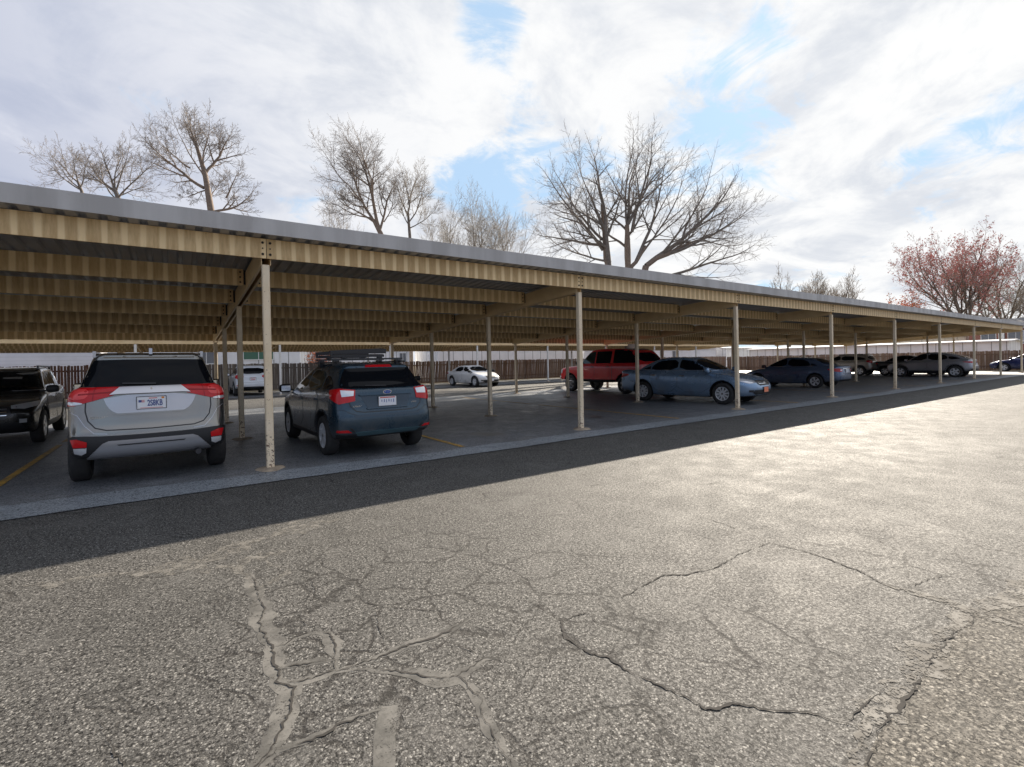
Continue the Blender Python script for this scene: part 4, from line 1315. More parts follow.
    def mirrors(s, x, z, m, y=None):
        y = y or s.q['W']
        for sg in (1, -1):
            V, Fc = ball_mesh(.075, .115, .085)
            v = [(x+a+(.02 if b > 0 else 0), sg*(y+.055+b), z+c) for a, b, c in V]
            if sg < 0: Fc = [f[::-1] for f in Fc]
            o = mesh_obj('mirror', v, Fc, m, s.root, True)
            st = MB(); a, b_ = sorted((sg*(y-.16), sg*(y+.01))); st.box(x-.035, x+.045, a, b_, z-.055, z-.02)
            st.build('mirror_arm', M['car_black'], o)
            g = MB(); a, b_ = sorted((sg*(y-.03), sg*(y+.14))); g.box(x-.074, x-.068, a, b_, z-.05, z+.055); g.build('mirror_glass', M['mirror_glass'], o)

def ball_mesh(rx, ry, rz, n=14, k=8, e=.6):
    V, Fc = [], []
    for i in range(k+1):
        t = math.pi*i/k-math.pi/2
        for j in range(n):
            p = 2*math.pi*j/n
            def sp(v): return math.copysign(abs(v)**e, v)
            V.append((rx*sp(math.cos(t))*sp(math.cos(p)), ry*sp(math.cos(t))*sp(math.sin(p)), rz*sp(math.sin(t))))
    for i in range(k):
        for j in range(n):
            Fc.append((i*n+j, i*n+(j+1) % n, (i+1)*n+(j+1) % n, (i+1)*n+j))
    return V, Fc

_wm = {}
def wheel_mesh(R, Rr, tw, style, rim_m):
    """axis along y, outer face towards +y"""
    key = (round(R, 3), round(Rr, 3), tw, style, rim_m.name)
    if key in _wm: return _wm[key]
    n = 40
    h = tw/2
    prof = [(Rr-.02, -h*.85), (Rr+.01, -h), ((R+Rr)/2, -h*1.04), (R-.022, -h*.93), (R-.004, -h*.72), (R, -h*.3), (R, h*.3), (R-.004, h*.72), (R-.022, h*.93), ((R+Rr)/2, h*1.04), (Rr+.01, h), (Rr-.005, h*.90), (Rr-.02, h*.6), (Rr-.02, -h*.85)]
    V, Fc = [], []
    for r, y in prof:
        for k in range(n):
            a = 2*math.pi*k/n; V.append((r*math.cos(a), y, r*math.sin(a)))
    for i in range(len(prof)-1):
        for k in range(n):
            Fc.append((i*n+k, i*n+(k+1) % n, (i+1)*n+(k+1) % n, (i+1)*n+k))
    o = mesh_obj('tyre', V, Fc, M['tyre'], None, True, sharp=40); fix_normals(o.data); me_t = o.data; bpy.data.objects.remove(o)
    mb = MB()
    # dark barrel and brake disc
    V, Fc = [], []
    rp = [(Rr-.004, h*.80), (Rr-.012, h*.92), (Rr-.030, h*.86), (Rr-.034, -h*.5)]
    for r, y in rp:
        for k in range(n):
            a = 2*math.pi*k/n; V.append((r*math.cos(a), y, r*math.sin(a)))
    for i in range(len(rp)-1):
        for k in range(n): Fc.append((i*n+k, i*n+(k+1) % n, (i+1)*n+(k+1) % n, (i+1)*n+k))
    mb.add(V, Fc, 0)
    mb.cyl((0, -h*.45, 0), (0, 1, 0), Rr-.035, .01, 24, 1)
    mb.cyl((0, -h*.2, 0), (0, 1, 0), Rr*.62, .02, 24, 2)
    ns, w0, w1 = {'ten': (10, .020, .024), 'five': (5, .045, .055), 'seven': (7, .028, .036), 'fivetwin': (5, .0, .0), 'six': (6, .04, .05)}[style]
    yo = h*.78
    def spoke(a, w0, w1, skew=0):
        c, s_ = math.cos(a), math.sin(a); c2, s2 = math.cos(a+skew), math.sin(a+skew)
        pts = []
        for r, w, y, cc, ss in ((.045, w0, yo+.005, c, s_), (Rr-.022, w1, yo+.012, c2, s2)):
            for sg in (-1, 1):
                for yy in (y, y-.035): pts.append((r*cc-sg*w*ss/1, yy, r*ss+sg*w*cc))
        mb.add(pts, [(0, 2, 6, 4), (1, 5, 7, 3), (0, 4, 5, 1), (2, 3, 7, 6), (4, 6, 7, 5), (0, 1, 3, 2)], 0)
    for k in range(ns):
        a = 2*math.pi*k/ns+.3
        if style == 'fivetwin':
            spoke(a, .018, .022, .16); spoke(a+.02, .018, .022, -.16)
        else: spoke(a, w0, w1)
    mb.cyl((0, yo-.04, 0), (0, 1, 0), .062, .046, 16, 0, .055)
    mb.cyl((0, yo+.0062, 0), (0, 1, 0), .030, .004, 14, 2)
    o = mb.build('rim', [rim_m, M['car_black'], M['disc']], None, True, 35); me_r = o.data; bpy.data.objects.remove(o)
    _wm[key] = (me_t, me_r)
    return me_t, me_r

def paint(name, c, metal=.35, rough=.30, flake=True):
    m, t, b = mat_nodes(name)
    pos = t.node('ShaderNodeTexCoord').outputs['Object']
    n = t.noise(pos, 2.2, 6, .6); n2 = t.noise(pos, 30, 3, .6)
    sp = t.node('ShaderNodeSeparateXYZ'); t.link(pos, sp.inputs[0])
    low = t.math('SUBTRACT', 1.0, t.step(sp.outputs[2], .25, .75))
    dirt = t.math('MULTIPLY', t.math('ADD', t.math('MULTIPLY', low, .45), .06), t.step(t.math('ADD', n, t.math('MULTIPLY', n2, .3)), .45, .85), clamp=True)
    t.link(t.mix(dirt, c, (.20, .18, .155)), b.inputs['Base Color'])
    b.inputs['Metallic'].default_value = metal
    t.link(t.math('ADD', rough, t.math('MULTIPLY', dirt, .35)), b.inputs['Roughness'])
    b.inputs['Coat Weight'].default_value = .45; b.inputs['Coat Roughness'].default_value = .05
    return m
M['car_black'] = mat('car_black_plastic', (.018, .018, .02), .5)
M['car_glass'] = mat('car_glass', (.006, .007, .009), .03, **{'Specular IOR Level': .13})
M['car_glass_green'] = mat('car_glass_green', (.020, .034, .032), .03, **{'Specular IOR Level': .45})
M['tyre'] = varied('tyre_rubber', (.020, .020, .021), (.034, .032, .030), .8, 12)
M['alloy'] = mat('alloy_rim', (.70, .71, .73), .35, .35)
M['alloy_dark'] = mat('alloy_dark', (.20, .205, .215), .30, .8)
M['disc'] = mat('brake_steel', (.25, .24, .23), .45, .8)
M['chrome'] = mat('chrome_trim', (.78, .79, .82), .12, 1.0)
M['chrome_dark'] = mat('satin_black_trim', (.05, .05, .055), .3, .3)
M['mirror_glass'] = mat('mirror_silver', (.75, .77, .8), .03, 1.0)
M['lamp_red'] = mat('red_lens', (.52, .008, .012), .14, **{'Specular IOR Level': .5})
M['lamp_red_dark'] = mat('dark_red_lens', (.30, .006, .010), .16, **{'Specular IOR Level': .35})
M['lamp_clear'] = mat('clear_lens', (.72, .73, .75), .10, .35, **{'Coat Weight': 1.0, 'Coat Roughness': .03})
M['lamp_amber'] = mat('amber_lens', (.75, .25, .03), .15, **{'Coat Weight': 1.0})
M['plate_white'] = mat('plate_white', (.78, .79, .82), .4)
M['plate_orange'] = mat('plate_orange', (.85, .24, .11), .4)
M['plate_blue'] = mat('plate_blue', (.04, .07, .25), .4)
M['plate_red'] = mat('plate_red', (.62, .10, .08), .4)
M['skid'] = mat('silver_skid', (.44, .445, .47), .3, .6)
M['rack'] = mat('rack_black', (.022, .022, .025), .45)

# ---- profiles (x forward, z up, metres; origin midway between the axles)
def spec_suv(sx=1.0, H=1.71, belt=1.16, W=.905, bonnet=1.06, R=.35, clear=.27, wb=2.67, fo=.96, ro=1.0, slant=.0, clad=None):
    xf, xr = wb/2+fo, -wb/2-ro
    q = dict(W=W, H=H, R=R, Rw=R+.065, axles=(wb/2, -wb/2), xf=xf, xr=xr, bowf=.14, bowr=.10, bowgf=.22, bowgr=.13, gi=.055, gk=.36, gz=belt-.12, under=.5)
    q['side'] = [(xr+.16, clear+.12), (xr+.02, clear+.20), (xr-.01, .58), (xr+.01, .72), (xr+.09, .80), (xr+.13, 1.05), (xr+.17, belt+.06), (xr+.30, belt+.09), (-.2, belt), (.95, belt-.03), (1.22, bonnet), (xf-.5, bonnet-.07), (xf-.16, bonnet-.18), (xf-.02, .74), (xf, .55), (xf-.06, .38), (xf-.25, clear), (.9, clear-.04), (-.9, clear-.04)]
    q['plan'] = [(xr, .45), (xr+.04, .68), (xr+.18, .84), (-wb/2+.1, W+.005), (-.2, W-.005), (wb/2, W+.005), (xf-.35, W-.06), (xf-.10, .68), (xf, .42)]
    q['sect'] = [(.70, .16), (.84, .26), (W-.025, .42), (W+.005, .62), (W+.005, .80), (W-.015, .98), (W-.055, belt+.10), (W-.2, belt+.22), (.3, belt+.3)]
    q['green'] = [(xr+.13, belt-.25), (xr+.20, belt+.08), (xr+.42-slant, H-.10), (xr+.36-slant, H-.045), (xr+.80, H-.008), (-.5, H), (.05, H-.025), (.32, H-.10), (1.16, belt-.02), (1.1, belt-.25)]
    if clad: q['clad'] = clad
    return q

def spec_hatch():
    q = spec_suv(H=1.55, belt=1.06, W=.885, bonnet=.99, R=.335, clear=.215, wb=2.64, fo=.90, ro=.88)
    xr = q['xr']
    q['green'] = [(xr+.10, .8), (xr+.16, 1.12), (xr+.50, 1.45), (xr+.44, 1.50), (xr+.95, 1.545), (-.45, 1.55), (.05, 1.525), (.30, 1.46), (1.30, 1.00), (1.2, .8)]
    q['gk'] = .42; q['gi'] = .045
    return q

def spec_sedan(L=4.9, H=1.475, W=.92, wb=2.8, belt=.99, trunk=1.06, fast=0.0, R=.335, bonnet=.94, clear=.24, fo=.97, roofx=0.0):
    xf, xr = wb/2+fo, wb/2+fo-L
    q = dict(W=W, H=H, R=R, Rw=R+.055, axles=(wb/2, -wb/2), xf=xf, xr=xr, bowf=.17, bowr=.12, bowgf=.24, bowgr=.22, gi=.045, gk=.46, gz=belt-.10, under=.45)
    q['side'] = [(xr+.18, clear+.08), (xr+.03, clear+.16), (xr, .56), (xr+.02, .74), (xr+.06, .92), (xr+.05, trunk-.02), (xr+.28, trunk+.015), (xr+.75, trunk-.01), (-.6, belt+.03), (.7, belt-.01), (1.25, bonnet), (xf-.55, bonnet-.09), (xf-.18, bonnet-.22), (xf-.03, .60), (xf, .46), (xf-.05, .32), (xf-.25, clear-.02), (1.0, clear-.05), (-1.0, clear-.05)]
    q['plan'] = [(xr, .42), (xr+.04, .62), (xr+.20, .80), (-wb/2+.1, W), (-.2, W-.005), (wb/2-.1, W), (xf-.40, W-.08), (xf-.13, .66), (xf, .38)]
    q['sect'] = [(.70, .14), (.84, .22), (W-.03, .36), (W, .54), (W+.005, .72), (W-.02, .88), (W-.07, belt+.08), (W-.22, belt+.16), (.3, belt+.3)]
    q['green'] = [(xr+.62-fast*.3, belt-.25), (xr+.70-fast*.3, trunk-.02), (xr+1.45-fast*.25, H-.07), (-.55, H-.003), (-.1+roofx, H), (.28+roofx, H-.045), (1.28, belt-.05), (1.2, belt-.25)]
    return q

def spec_pickup():
    wb = 3.45; xf, xr, W, H, R = wb/2+.93, -wb/2-.85, 1.0, 2.0, .40
    q = dict(W=W, H=H, R=R, Rw=R+.085, axles=(wb/2, -wb/2), xf=xf, xr=xr, bowf=.07, bowr=.02, bowgf=.14, bowgr=.03, gi=.07, gk=.26, gz=1.2, under=.6, k1=.12)
    q['side'] = [(xr+.08, .58), (xr, .66), (xr, .80), (xr+.03, 1.30), (xr+.10, 1.335), (-.3, 1.31), (1.0, 1.28), (1.25, 1.24), (xf-.25, 1.14), (xf-.06, 1.02), (xf-.02, .74), (xf, .58), (xf-.10, .46), (1.2, .46), (-1.4, .47)]
    q['plan'] = [(xr, .70), (xr+.02, .90), (xr+.12, W-.02), (-1.0, W), (1.2, W), (xf-.25, W-.05), (xf-.05, .82), (xf, .5)]
    q['sect'] = [(.75, .40), (.93, .48), (W, .66), (W+.005, .95), (W-.01, 1.15), (W-.05, 1.30), (W-.16, 1.40), (.3, 1.5)]
    q['green'] = [(xr+.07, 1.1), (xr+.12, 1.35), (xr+.50, 1.84), (xr+.85, 1.95), (-1.25, 1.975), (-.35, H), (.35, H-.02), (.60, H-.12), (1.30, 1.25), (1.2, 1.1)]
    return q
# ------------------------------------------------------------------ the cars
def cp(pts, ang):
    a = RAD(ang); return [(x*math.sin(a)+y*math.cos(a), z) for x, y, z in pts]
def mirror_pts(P): return [(-a, z) for a, z in P][::-1]

def lamp(c, pts, ang, m, name='taillight', off=.006, rnd=1):
    """a lamp wrapping round the left corner, with its twin on the right"""
    return c.both(name, cp(pts, ang), ang, m, off=off, rnd=rnd, grid=min(c.pg, .04))

# ---- 1. silver sport utility vehicle, seen from behind
def silver_suv():
    q = spec_suv(belt=1.18, ro=1.0, H=1.74, W=.92)
    c = Car(q, 'parked_suv', 'silver sport utility vehicle parked nose in beside the nearest pale post', 'sport utility vehicle', (-1.49, 2.38), RAD(91.8), paint('silver_paint', (.27, .262, .243), .85, .24), .022, .04)
    xr = q['xr']
    c.patch('rear_window', [(-.715, 1.265), (.715, 1.265), (.70, 1.34), (.60, 1.60), (.56, 1.625), (-.56, 1.625), (-.60, 1.60), (-.70, 1.34)], 0, M['car_glass'], off=.005, rnd=1)
    w = c.patch('wiper', [(-.05, 1.285), (.30, 1.30), (.30, 1.315), (-.05, 1.305)], 0, M['car_black'], off=.022)
    for nm, P in (('window', [(1.02, 1.19), (.42, 1.51), (.05, 1.575), (-.06, 1.575), (-.06, 1.19)]), ('window', [(-.14, 1.19), (-.14, 1.58), (-.95, 1.57), (-1.08, 1.50), (-1.08, 1.20)]), ('window', [(-1.14, 1.21), (-1.14, 1.50), (-1.62, 1.50), (-1.90, 1.30), (-1.92, 1.24)])):
        c.both(nm, P, 90, M['car_glass'], off=.004, rnd=1)
    c.patch('windshield', [(-.73, 1.17), (.73, 1.17), (.60, 1.58), (-.60, 1.58)], 180, M['car_glass'], rnd=1)
    c.door([(1.02, .42), (1.05, 1.14), (-.07, 1.15), (-.10, .42)], (.10, 1.00)); c.door([(-.13, .42), (-.10, 1.15), (-1.12, 1.17), (-1.12, .86), (-.92, .62), (-.82, .42)], (-.95, 1.03))
    # tail lamps: rear wedge plus the part that turns the corner
    for sg in (1,):
        l, lr = lamp(c, [(xr, .31, 1.255), (xr, .34, 1.268), (xr+.05, .86, 1.268), (xr+.22, .91, 1.262), (xr+.42, .92, 1.225), (xr+.30, .92, 1.14), (xr+.16, .92, 1.045), (xr+.05, .84, 1.05), (xr, .66, 1.105), (xr, .46, 1.165), (xr, .38, 1.215)], 22, M['lamp_red'], off=.010, rnd=0)
        a, b = lamp(c, [(xr, .66, 1.10), (xr, .668, 1.10), (xr, .668, 1.268), (xr, .66, 1.268)], 22, M['lamp_red_dark'], 'lens_divider', .0125, 0); 
        for x_, p_ in ((a, l), (b, lr)):
            if x_: x_.parent = p_
        a, b = lamp(c, [(xr+.05, .72, 1.075), (xr+.06, .83, 1.055), (xr+.16, .90, 1.065), (xr+.18, .90, 1.10), (xr+.06, .82, 1.10)], 22, M['lamp_clear'], 'reverse_lens', .0125, 1)
        for x_, p_ in ((a, l), (b, lr)):
            if x_: x_.parent = p_
        a, b = lamp(c, [(xr+.05, .70, 1.245), (xr+.05, .85, 1.25), (xr+.24, .91, 1.235), (xr+.20, .91, 1.14), (xr+.06, .82, 1.125), (xr+.05, .70, 1.14)], 22, M['lamp_red_light'], 'lens_panel', .0122, 1)
        for x_, p_ in ((a, l), (b, lr)):
            if x_: x_.parent = p_
        a, b = lamp(c, [(xr, .40, 1.20), (xr+.05, .80, 1.175), (xr+.05, .80, 1.195), (xr, .40, 1.215)], 22, M['lamp_red_dark'], 'light_bar', .0125, 0)
        for x_, p_ in ((a, l), (b, lr)):
            if x_: x_.parent = p_
    g = c.patch('garnish', [(-.325, 1.258), (.325, 1.258), (.36, 1.225), (.43, 1.168), (.33, 1.175), (-.33, 1.175), (-.43, 1.168), (-.36, 1.225)], 0, M['garnish'], off=.026, rnd=0, depth=.0)
    # three diamond emblem
    qx, _ = cast(c.b, 0, np.array([0.]), np.array([1.225])); ex = qx[0][0]-.030
    e = MB()
    s = .021
    for a in (90, 210, 330):
        d = np.array([math.cos(RAD(a)), math.sin(RAD(a))]); n = np.array([-d[1], d[0]])
        P = [0*d, d*s+n*s*.58, d*2*s, d*s-n*s*.58]
        e.prism([(p[0], 1.222+p[1]) for p in P], 'x', ex, ex+.006)
    e.build('emblem', M['chrome'], c.root)
    # pressed recess for the plate
    c.patch('plate_panel', [(-.50, 1.165), (.50, 1.165), (.45, 1.02), (.38, .945), (.30, .925), (-.30, .925), (-.38, .945), (-.45, 1.02)], 0, M['silver_light'], off=.006, rnd=1)
    c.patch('plate_lip', [(-.40, .935), (.40, .935), (.34, .915), (-.34, .915)], 0, c.paint, off=.018, rnd=0)
    pl, px_ = c.plate(0, 1.055, True)
    c.text('2S8KB', px_-.002, -.035, 1.048, .108, M['plate_blue'], True, pl, 'plate_lettering', .0006, True, .56)
    f = MB()
    xx = px_-.0012
    f.box(xx, xx+.001, .105, .137, 1.062, 1.092); 
    for k in range(3): f.box(xx-.0003, xx+.001, .074, .1045, 1.062+.012*k, 1.068+.012*k, 1)
    f.box(xx, xx+.001, -.06, .03, 1.108, 1.118, 1); f.box(xx, xx+.001, -.12, .12, .986, .992, 1); f.box(xx, xx+.001, -.135, -.105, 1.104, 1.126, 2)
    f.build('plate_graphic', [M['plate_blue'], M['plate_red'], M['lamp_amber']], pl)
    qx, _ = cast(c.b, 0, np.array([.52]), np.array([.90]))
    c.text('OUTLANDER', qx[0][0]-.004, .50, .895, .042, M['chrome'], True, c.root, 'lettering')
    # tailgate seam and bumper
    c.seam('tailgate_seam', [(.66, 1.10), (.665, .98), (.64, .86), (.57, .77), (.46, .735), (0, .725), (-.46, .735), (-.57, .77), (-.64, .86), (-.665, .98), (-.66, 1.10)], 0, .014)
    c.seam('bumper_crease', [(.82, .98), (.74, .93), (.67, .80), (.58, .705), (.45, .69)], 0, .008, M['silver_light'], .004); c.seam('bumper_crease', [(-.82, .98), (-.74, .93), (-.67, .80), (-.58, .705), (-.45, .69)], 0, .008, M['silver_light'], .004)
    c.patch('bumper_band', [(-.885, .67), (-.75, .685), (-.45, .665), (0, .66), (.45, .665), (.75, .685), (.885, .67), (.88, .46), (.80, .36), (-.80, .36), (-.88, .46)], 0, M['car_black'], off=.006, rnd=1)
    c.patch('skid_plate', [(-.50, .575), (-.44, .602), (.44, .602), (.50, .575), (.66, .40), (.60, .365), (-.60, .365), (-.66, .40)], 0, M['skid'], off=.030, rnd=0, depth=.0)
    c.patch('skid_slot', [(-.36, .555), (.36, .555), (.34, .542), (-.34, .542)], 0, M['car_black'], off=.033)
    c.both('rear_reflector', [(.645, .605), (.74, .645), (.80, .64), (.77, .545), (.65, .545)], 0, M['lamp_red'], off=.016)
    c.both('reverse_light', [(.65, .535), (.77, .535), (.765, .475), (.70, .455), (.655, .48)], 0, M['lamp_clear'], off=.016)
    c.both('headlight', cp([(q['xf']-.10, .60, .80), (q['xf']-.42, .86, .90), (q['xf']-.42, .86, .96), (q['xf']-.14, .62, .90)], 145), 145, M['lamp_clear'], off=.006)
    c.patch('grille', [(-.5, .62), (.5, .62), (.45, .86), (-.45, .86)], 180, M['car_black'], off=.006)
    # roof fin
    c.root.scale = (1.03,)*3
    fn = MB(); fn.prism([(-2.0, 1.695), (-1.78, 1.70), (-1.93, 1.775), (-1.985, 1.775)], 'y', -.018, .018); fn.build('antenna', M['silver_light'], c.root)
    for sg in (1, -1):
        rl = MB(); rl.box(-1.7, .1, sg*.60-.018, sg*.60+.018, 1.705, 1.742); rl.box(-1.7, -1.6, sg*.60-.016, sg*.60+.016, 1.66, 1.7049); rl.box(0, .1, sg*.60-.016, sg*.60+.016, 1.66, 1.7049)
        rl.build('roof_rail', M['silver_light'], c.root)
    c.mirrors(1.02, 1.20, c.paint); c.wheels('five')
    ex_ = MB(); ex_.cyl((xr+.05, -.5, .36), (1, 0, 0), .035, .3, 14); ex_.build('exhaust_pipe', M['chrome_dark'], c.root)
    return c

M['lamp_red_light'] = mat('bright_red_lens', (.78, .06, .06), .12, **{'Specular IOR Level': .6})
M['plate_faded'] = mat('plate_faded_blue', (.22, .27, .45), .5)
M['garnish'] = mat('satin_chrome', (.56, .56, .58), .3, .9)
M['silver_light'] = mat('silver_bright', (.46, .46, .48), .26, .65)
M['silver_light'].node_tree.nodes['Principled BSDF'].inputs['Coat Weight'].default_value = .6
silver_suv()

# ---- 2. dark blue hatchback with a ski rack, rear and left side
def blue_hatch():
    q = spec_hatch()
    pt = paint('blue_slate_paint', (.020, .050, .078), .45, .26)
    c = Car(q, 'parked_hatchback', 'slate blue hatchback carrying a black ski rack on its roof', 'hatchback', (1.74, 2.03), RAD(91.5), pt, .022, .04)
    xr = q['xr']
    c.patch('rear_window', [(-.70, 1.12), (.70, 1.12), (.70, 1.18), (.575, 1.44), (.54, 1.455), (-.54, 1.455), (-.575, 1.44), (-.70, 1.18)], 0, M['car_glass'], off=.005, rnd=1)
    c.patch('wiper', [(-.02, 1.135), (.33, 1.15), (.33, 1.163), (-.02, 1.155)], 0, M['car_black'], off=.022)
    c.patch('brake_light', [(-.24, 1.475), (.24, 1.475), (.22, 1.497), (-.22, 1.497)], 0, M['lamp_red'], off=.012)
    for P, g in (([(1.14, 1.06), (.48, 1.37), (.10, 1.43), (-.02, 1.435), (-.02, 1.06)], 'car_glass_green'), ([(-.09, 1.06), (-.09, 1.435), (-.70, 1.425), (-.93, 1.38), (-1.02, 1.30), (-1.02, 1.08)], 'car_glass_green'), ([(-1.08, 1.09), (-1.08, 1.33), (-1.32, 1.33), (-1.60, 1.17), (-1.62, 1.12)], 'car_glass')):
        c.both('window', P, 90, M[g], off=.004, rnd=1)
    c.patch('windshield', [(-.70, 1.05), (.70, 1.05), (.56, 1.42), (-.56, 1.42)], 180, M['car_glass'], rnd=1)
    c.door([(1.08, .38), (1.16, 1.02), (-.03, 1.03), (-.06, .38)], (.10, .90)); c.door([(-.09, .38), (-.06, 1.03), (-1.05, 1.06), (-1.10, .84), (-.92, .62), (-.80, .38)], (-.92, .93))
    # sill and arch cladding
    c.both('side_sill', [(.95, .34), (.92, .27), (-.92, .27), (-.95, .34)], 90, M['car_black'], off=.014, rnd=0)
    for xw in q['axles']:
        R0, R1 = q['Rw']-.002, q['Rw']+.045
        P = [(xw+R1*math.cos(RAD(a)), q['R']+R1*math.sin(RAD(a))) for a in range(4, 178, 9)]+[(xw+R0*math.cos(RAD(a)), q['R']+R0*math.sin(RAD(a))) for a in range(175, 3, -9)]
        c.both('wheel_arch', P, 90, M['car_black'], off=.010, grid=.03, depth=.004)
    # tail lamps: clear on top, red below
    pts = [(xr, .605, 1.10), (xr, .60, .93), (xr+.06, .84, .885), (xr+.34, .88, .98), (xr+.40, .88, 1.10), (xr+.08, .84, 1.125)]
    l, lr = lamp(c, pts, 28, M['lamp_red'], off=.012, rnd=0)
    a, b = lamp(c, [(xr, .625, 1.085), (xr, .63, 1.01), (xr+.04, .80, 1.0), (xr+.06, .82, 1.10)], 28, M['lamp_clear'], 'reverse_lens', .0145, 0)
    for x_, p_ in ((a, l), (b, lr)):
        if x_: x_.parent = p_
    g = c.patch('garnish', [(-.44, 1.055), (.44, 1.055), (.47, 1.02), (.44, 1.005), (-.44, 1.005), (-.47, 1.02)], 0, pt, off=.030, depth=0)
    c.patch('plate_panel', [(-.43, 1.0), (.43, 1.0), (.33, .80), (-.33, .80)], 0, M['hatch_shade'], off=.004)
    c.patch('plate_lip', [(-.36, .805), (.36, .805), (.345, .785), (-.345, .785)], 0, pt, off=.02)
    qx, _ = cast(c.b, 0, np.array([0.]), np.array([1.045])); ex = qx[0][0]-.036
    e = MB(); e.prism([(.075*math.cos(t)*(1), 1.055+.036*math.sin(t)) for t in np.linspace(0, 2*math.pi, 20)[:-1]], 'x', ex, ex+.006)
    e.prism([(.062*math.cos(t), 1.055+.027*math.sin(t)) for t in np.linspace(0, 2*math.pi, 20)[:-1]], 'x', ex-.002, ex-.0002, 1)
    for sy, sz, r in ((.032, .006, .011), (-.012, .010, .006), (.006, -.010, .006), (-.028, -.002, .006), (-.040, .008, .005), (-.006, .0, .005)):
        e.prism([(sy+r*(1 if k % 2 == 0 else .4)*math.cos(k*math.pi/4), 1.055+sz+r*(1 if k % 2 == 0 else .4)*math.sin(k*math.pi/4)) for k in range(8)], 'x', ex-.004, ex-.0022)
    e.build('emblem', [M['chrome'], M['emblem_blue']], c.root)
    pl, px_ = c.plate(-.01, .905, True)
    f = MB(); xx = px_-.0012
    f.box(xx, xx+.001, -.13, .13, .955, .972, 1)
    for k in range(6): f.box(xx, xx+.001, -.112+.040*k+.004*(k % 2), -.094+.040*k, .880+.006*(k % 3), .934-.004*(k % 2))
    f.build('plate_graphic', [M['plate_faded'], M['plate_red']], pl)
    qx, _ = cast(c.b, 0, np.array([.50]), np.array([.84])); c.text('SUBARU', qx[0][0]-.004, .50, .842, .040, M['chrome'], True, c.root)
    qx, _ = cast(c.b, 0, np.array([-.48]), np.array([.86])); c.text('AWD', qx[0][0]-.004, -.48, .862, .036, M['chrome'], True, c.root)
    c.seam('tailgate_seam', [(.62, .92), (.60, .84), (.52, .765), (.40, .745), (-.40, .745), (-.52, .765), (-.60, .84), (-.62, .92)], 0, .014)
    c.seam('bumper_seam', [(.88, .80), (.70, .79), (.62, .74), (.50, .70), (-.50, .70), (-.62, .74), (-.70, .79), (-.88, .80)], 0, .007)
    c.patch('bumper_step', [(-.56, .705), (.56, .705), (.54, .672), (-.54, .672)], 0, M['hatch_shade'], off=.004)
    c.both('rear_reflector', [(.60, .435), (.80, .44), (.80, .475), (.66, .475)], 0, M['lamp_red'], off=.012)
    c.both('reflector_trim', [(.53, .43), (.60, .45), (.64, .51), (.60, .505), (.565, .46)], 0, M['car_black'], off=.010)
    c.patch('diffuser', [(-.56, .44), (.56, .44), (.50, .375), (-.50, .375)], 0, M['hatch_light'], off=.014)
    c.patch('lower_valance', [(-.80, .40), (.80, .40), (.76, .33), (-.76, .33)], 0, M['car_black'], off=.010)
    c.both('headlight', cp([(q['xf']-.10, .60, .72), (q['xf']-.45, .85, .82), (q['xf']-.42, .84, .90), (q['xf']-.14, .62, .84)], 145), 145, M['lamp_clear'], off=.006)
    c.patch('grille', [(-.45, .60), (.45, .60), (.40, .78), (-.40, .78)], 180, M['car_black'], off=.006)
    c.mirrors(1.06, 1.06, M['car_black']); c.wheels('fivetwin', M['alloy'])
    # raised rails, cross bars and the ski carrier lying on them (carrier is its own thing)
    for sg in (1, -1):
        for xa in (-1.20, -.28):
            ft = MB(); ft.box(xa-.06, xa+.06, sg*.565-.045, sg*.565+.045, 1.50, 1.60); ft.build('rack_foot', M['rack'], c.root)
        rl = MB(); rl.box(-1.5, .10, sg*.575-.017, sg*.575+.017, 1.548, 1.575); rl.build('roof_rail', M['rack'], c.root)
    for xa in (-1.20, -.28):
        cb = MB(); cb.prism([(xa-.04, 1.602), (xa+.04, 1.602), (xa+.028, 1.632), (xa-.028, 1.632)], 'y', -.66, .66); cb.build('cross_bar', M['rack'], c.root)
    return c
M['hatch_shade'] = mat('hatch_recess', (.05, .07, .09), .3, .4)
M['hatch_light'] = mat('hatch_diffuser', (.075, .14, .165), .28, .45)
M['emblem_blue'] = mat('emblem_blue', (.03, .09, .35), .2, .2)
hatch = blue_hatch()
hatch.root.scale = (1.02,)*3
sk = empty('ski_rack', (0, 0, 0), RAD(91.5), 'black folding ski carrier clamped on the roof of the blue hatchback', 'ski rack')
sk.scale = (1.02,)*3
sk.location = hatch.root.matrix_basis @ Vector((0, 0, 0))
for xa in (-1.20, -.28):
    a = MB(); a.box(xa-.035, xa+.035, -.30, .62, 1.650, 1.695); a.box(xa-.028, xa+.028, -.28, .60, 1.6955, 1.702, 1); a.build('lower_arm', [M['rack'], M['dark_gap']], sk)
    a = MB(); a.prism([(-.34, 1.715), (.66, 1.708), (.66, 1.765), (.5, 1.775), (-.2, 1.805), (-.34, 1.80)], 'x', xa-.035, xa+.035); a.build('upper_arm', M['rack'], sk)
    for yy in (-.22, .42):
        a = MB(); a.box(xa-.045, xa+.045, yy-.04, yy+.04, 1.633, 1.6545); a.cyl((xa, yy, 1.60), (0, 0, 1), .012, .035, 8); a.build('clamp', M['rack'], sk)
    a = MB(); a.box(xa-.03, xa+.03, .622, .655, 1.655, 1.7075); a.build('hinge', M['rack'], sk)

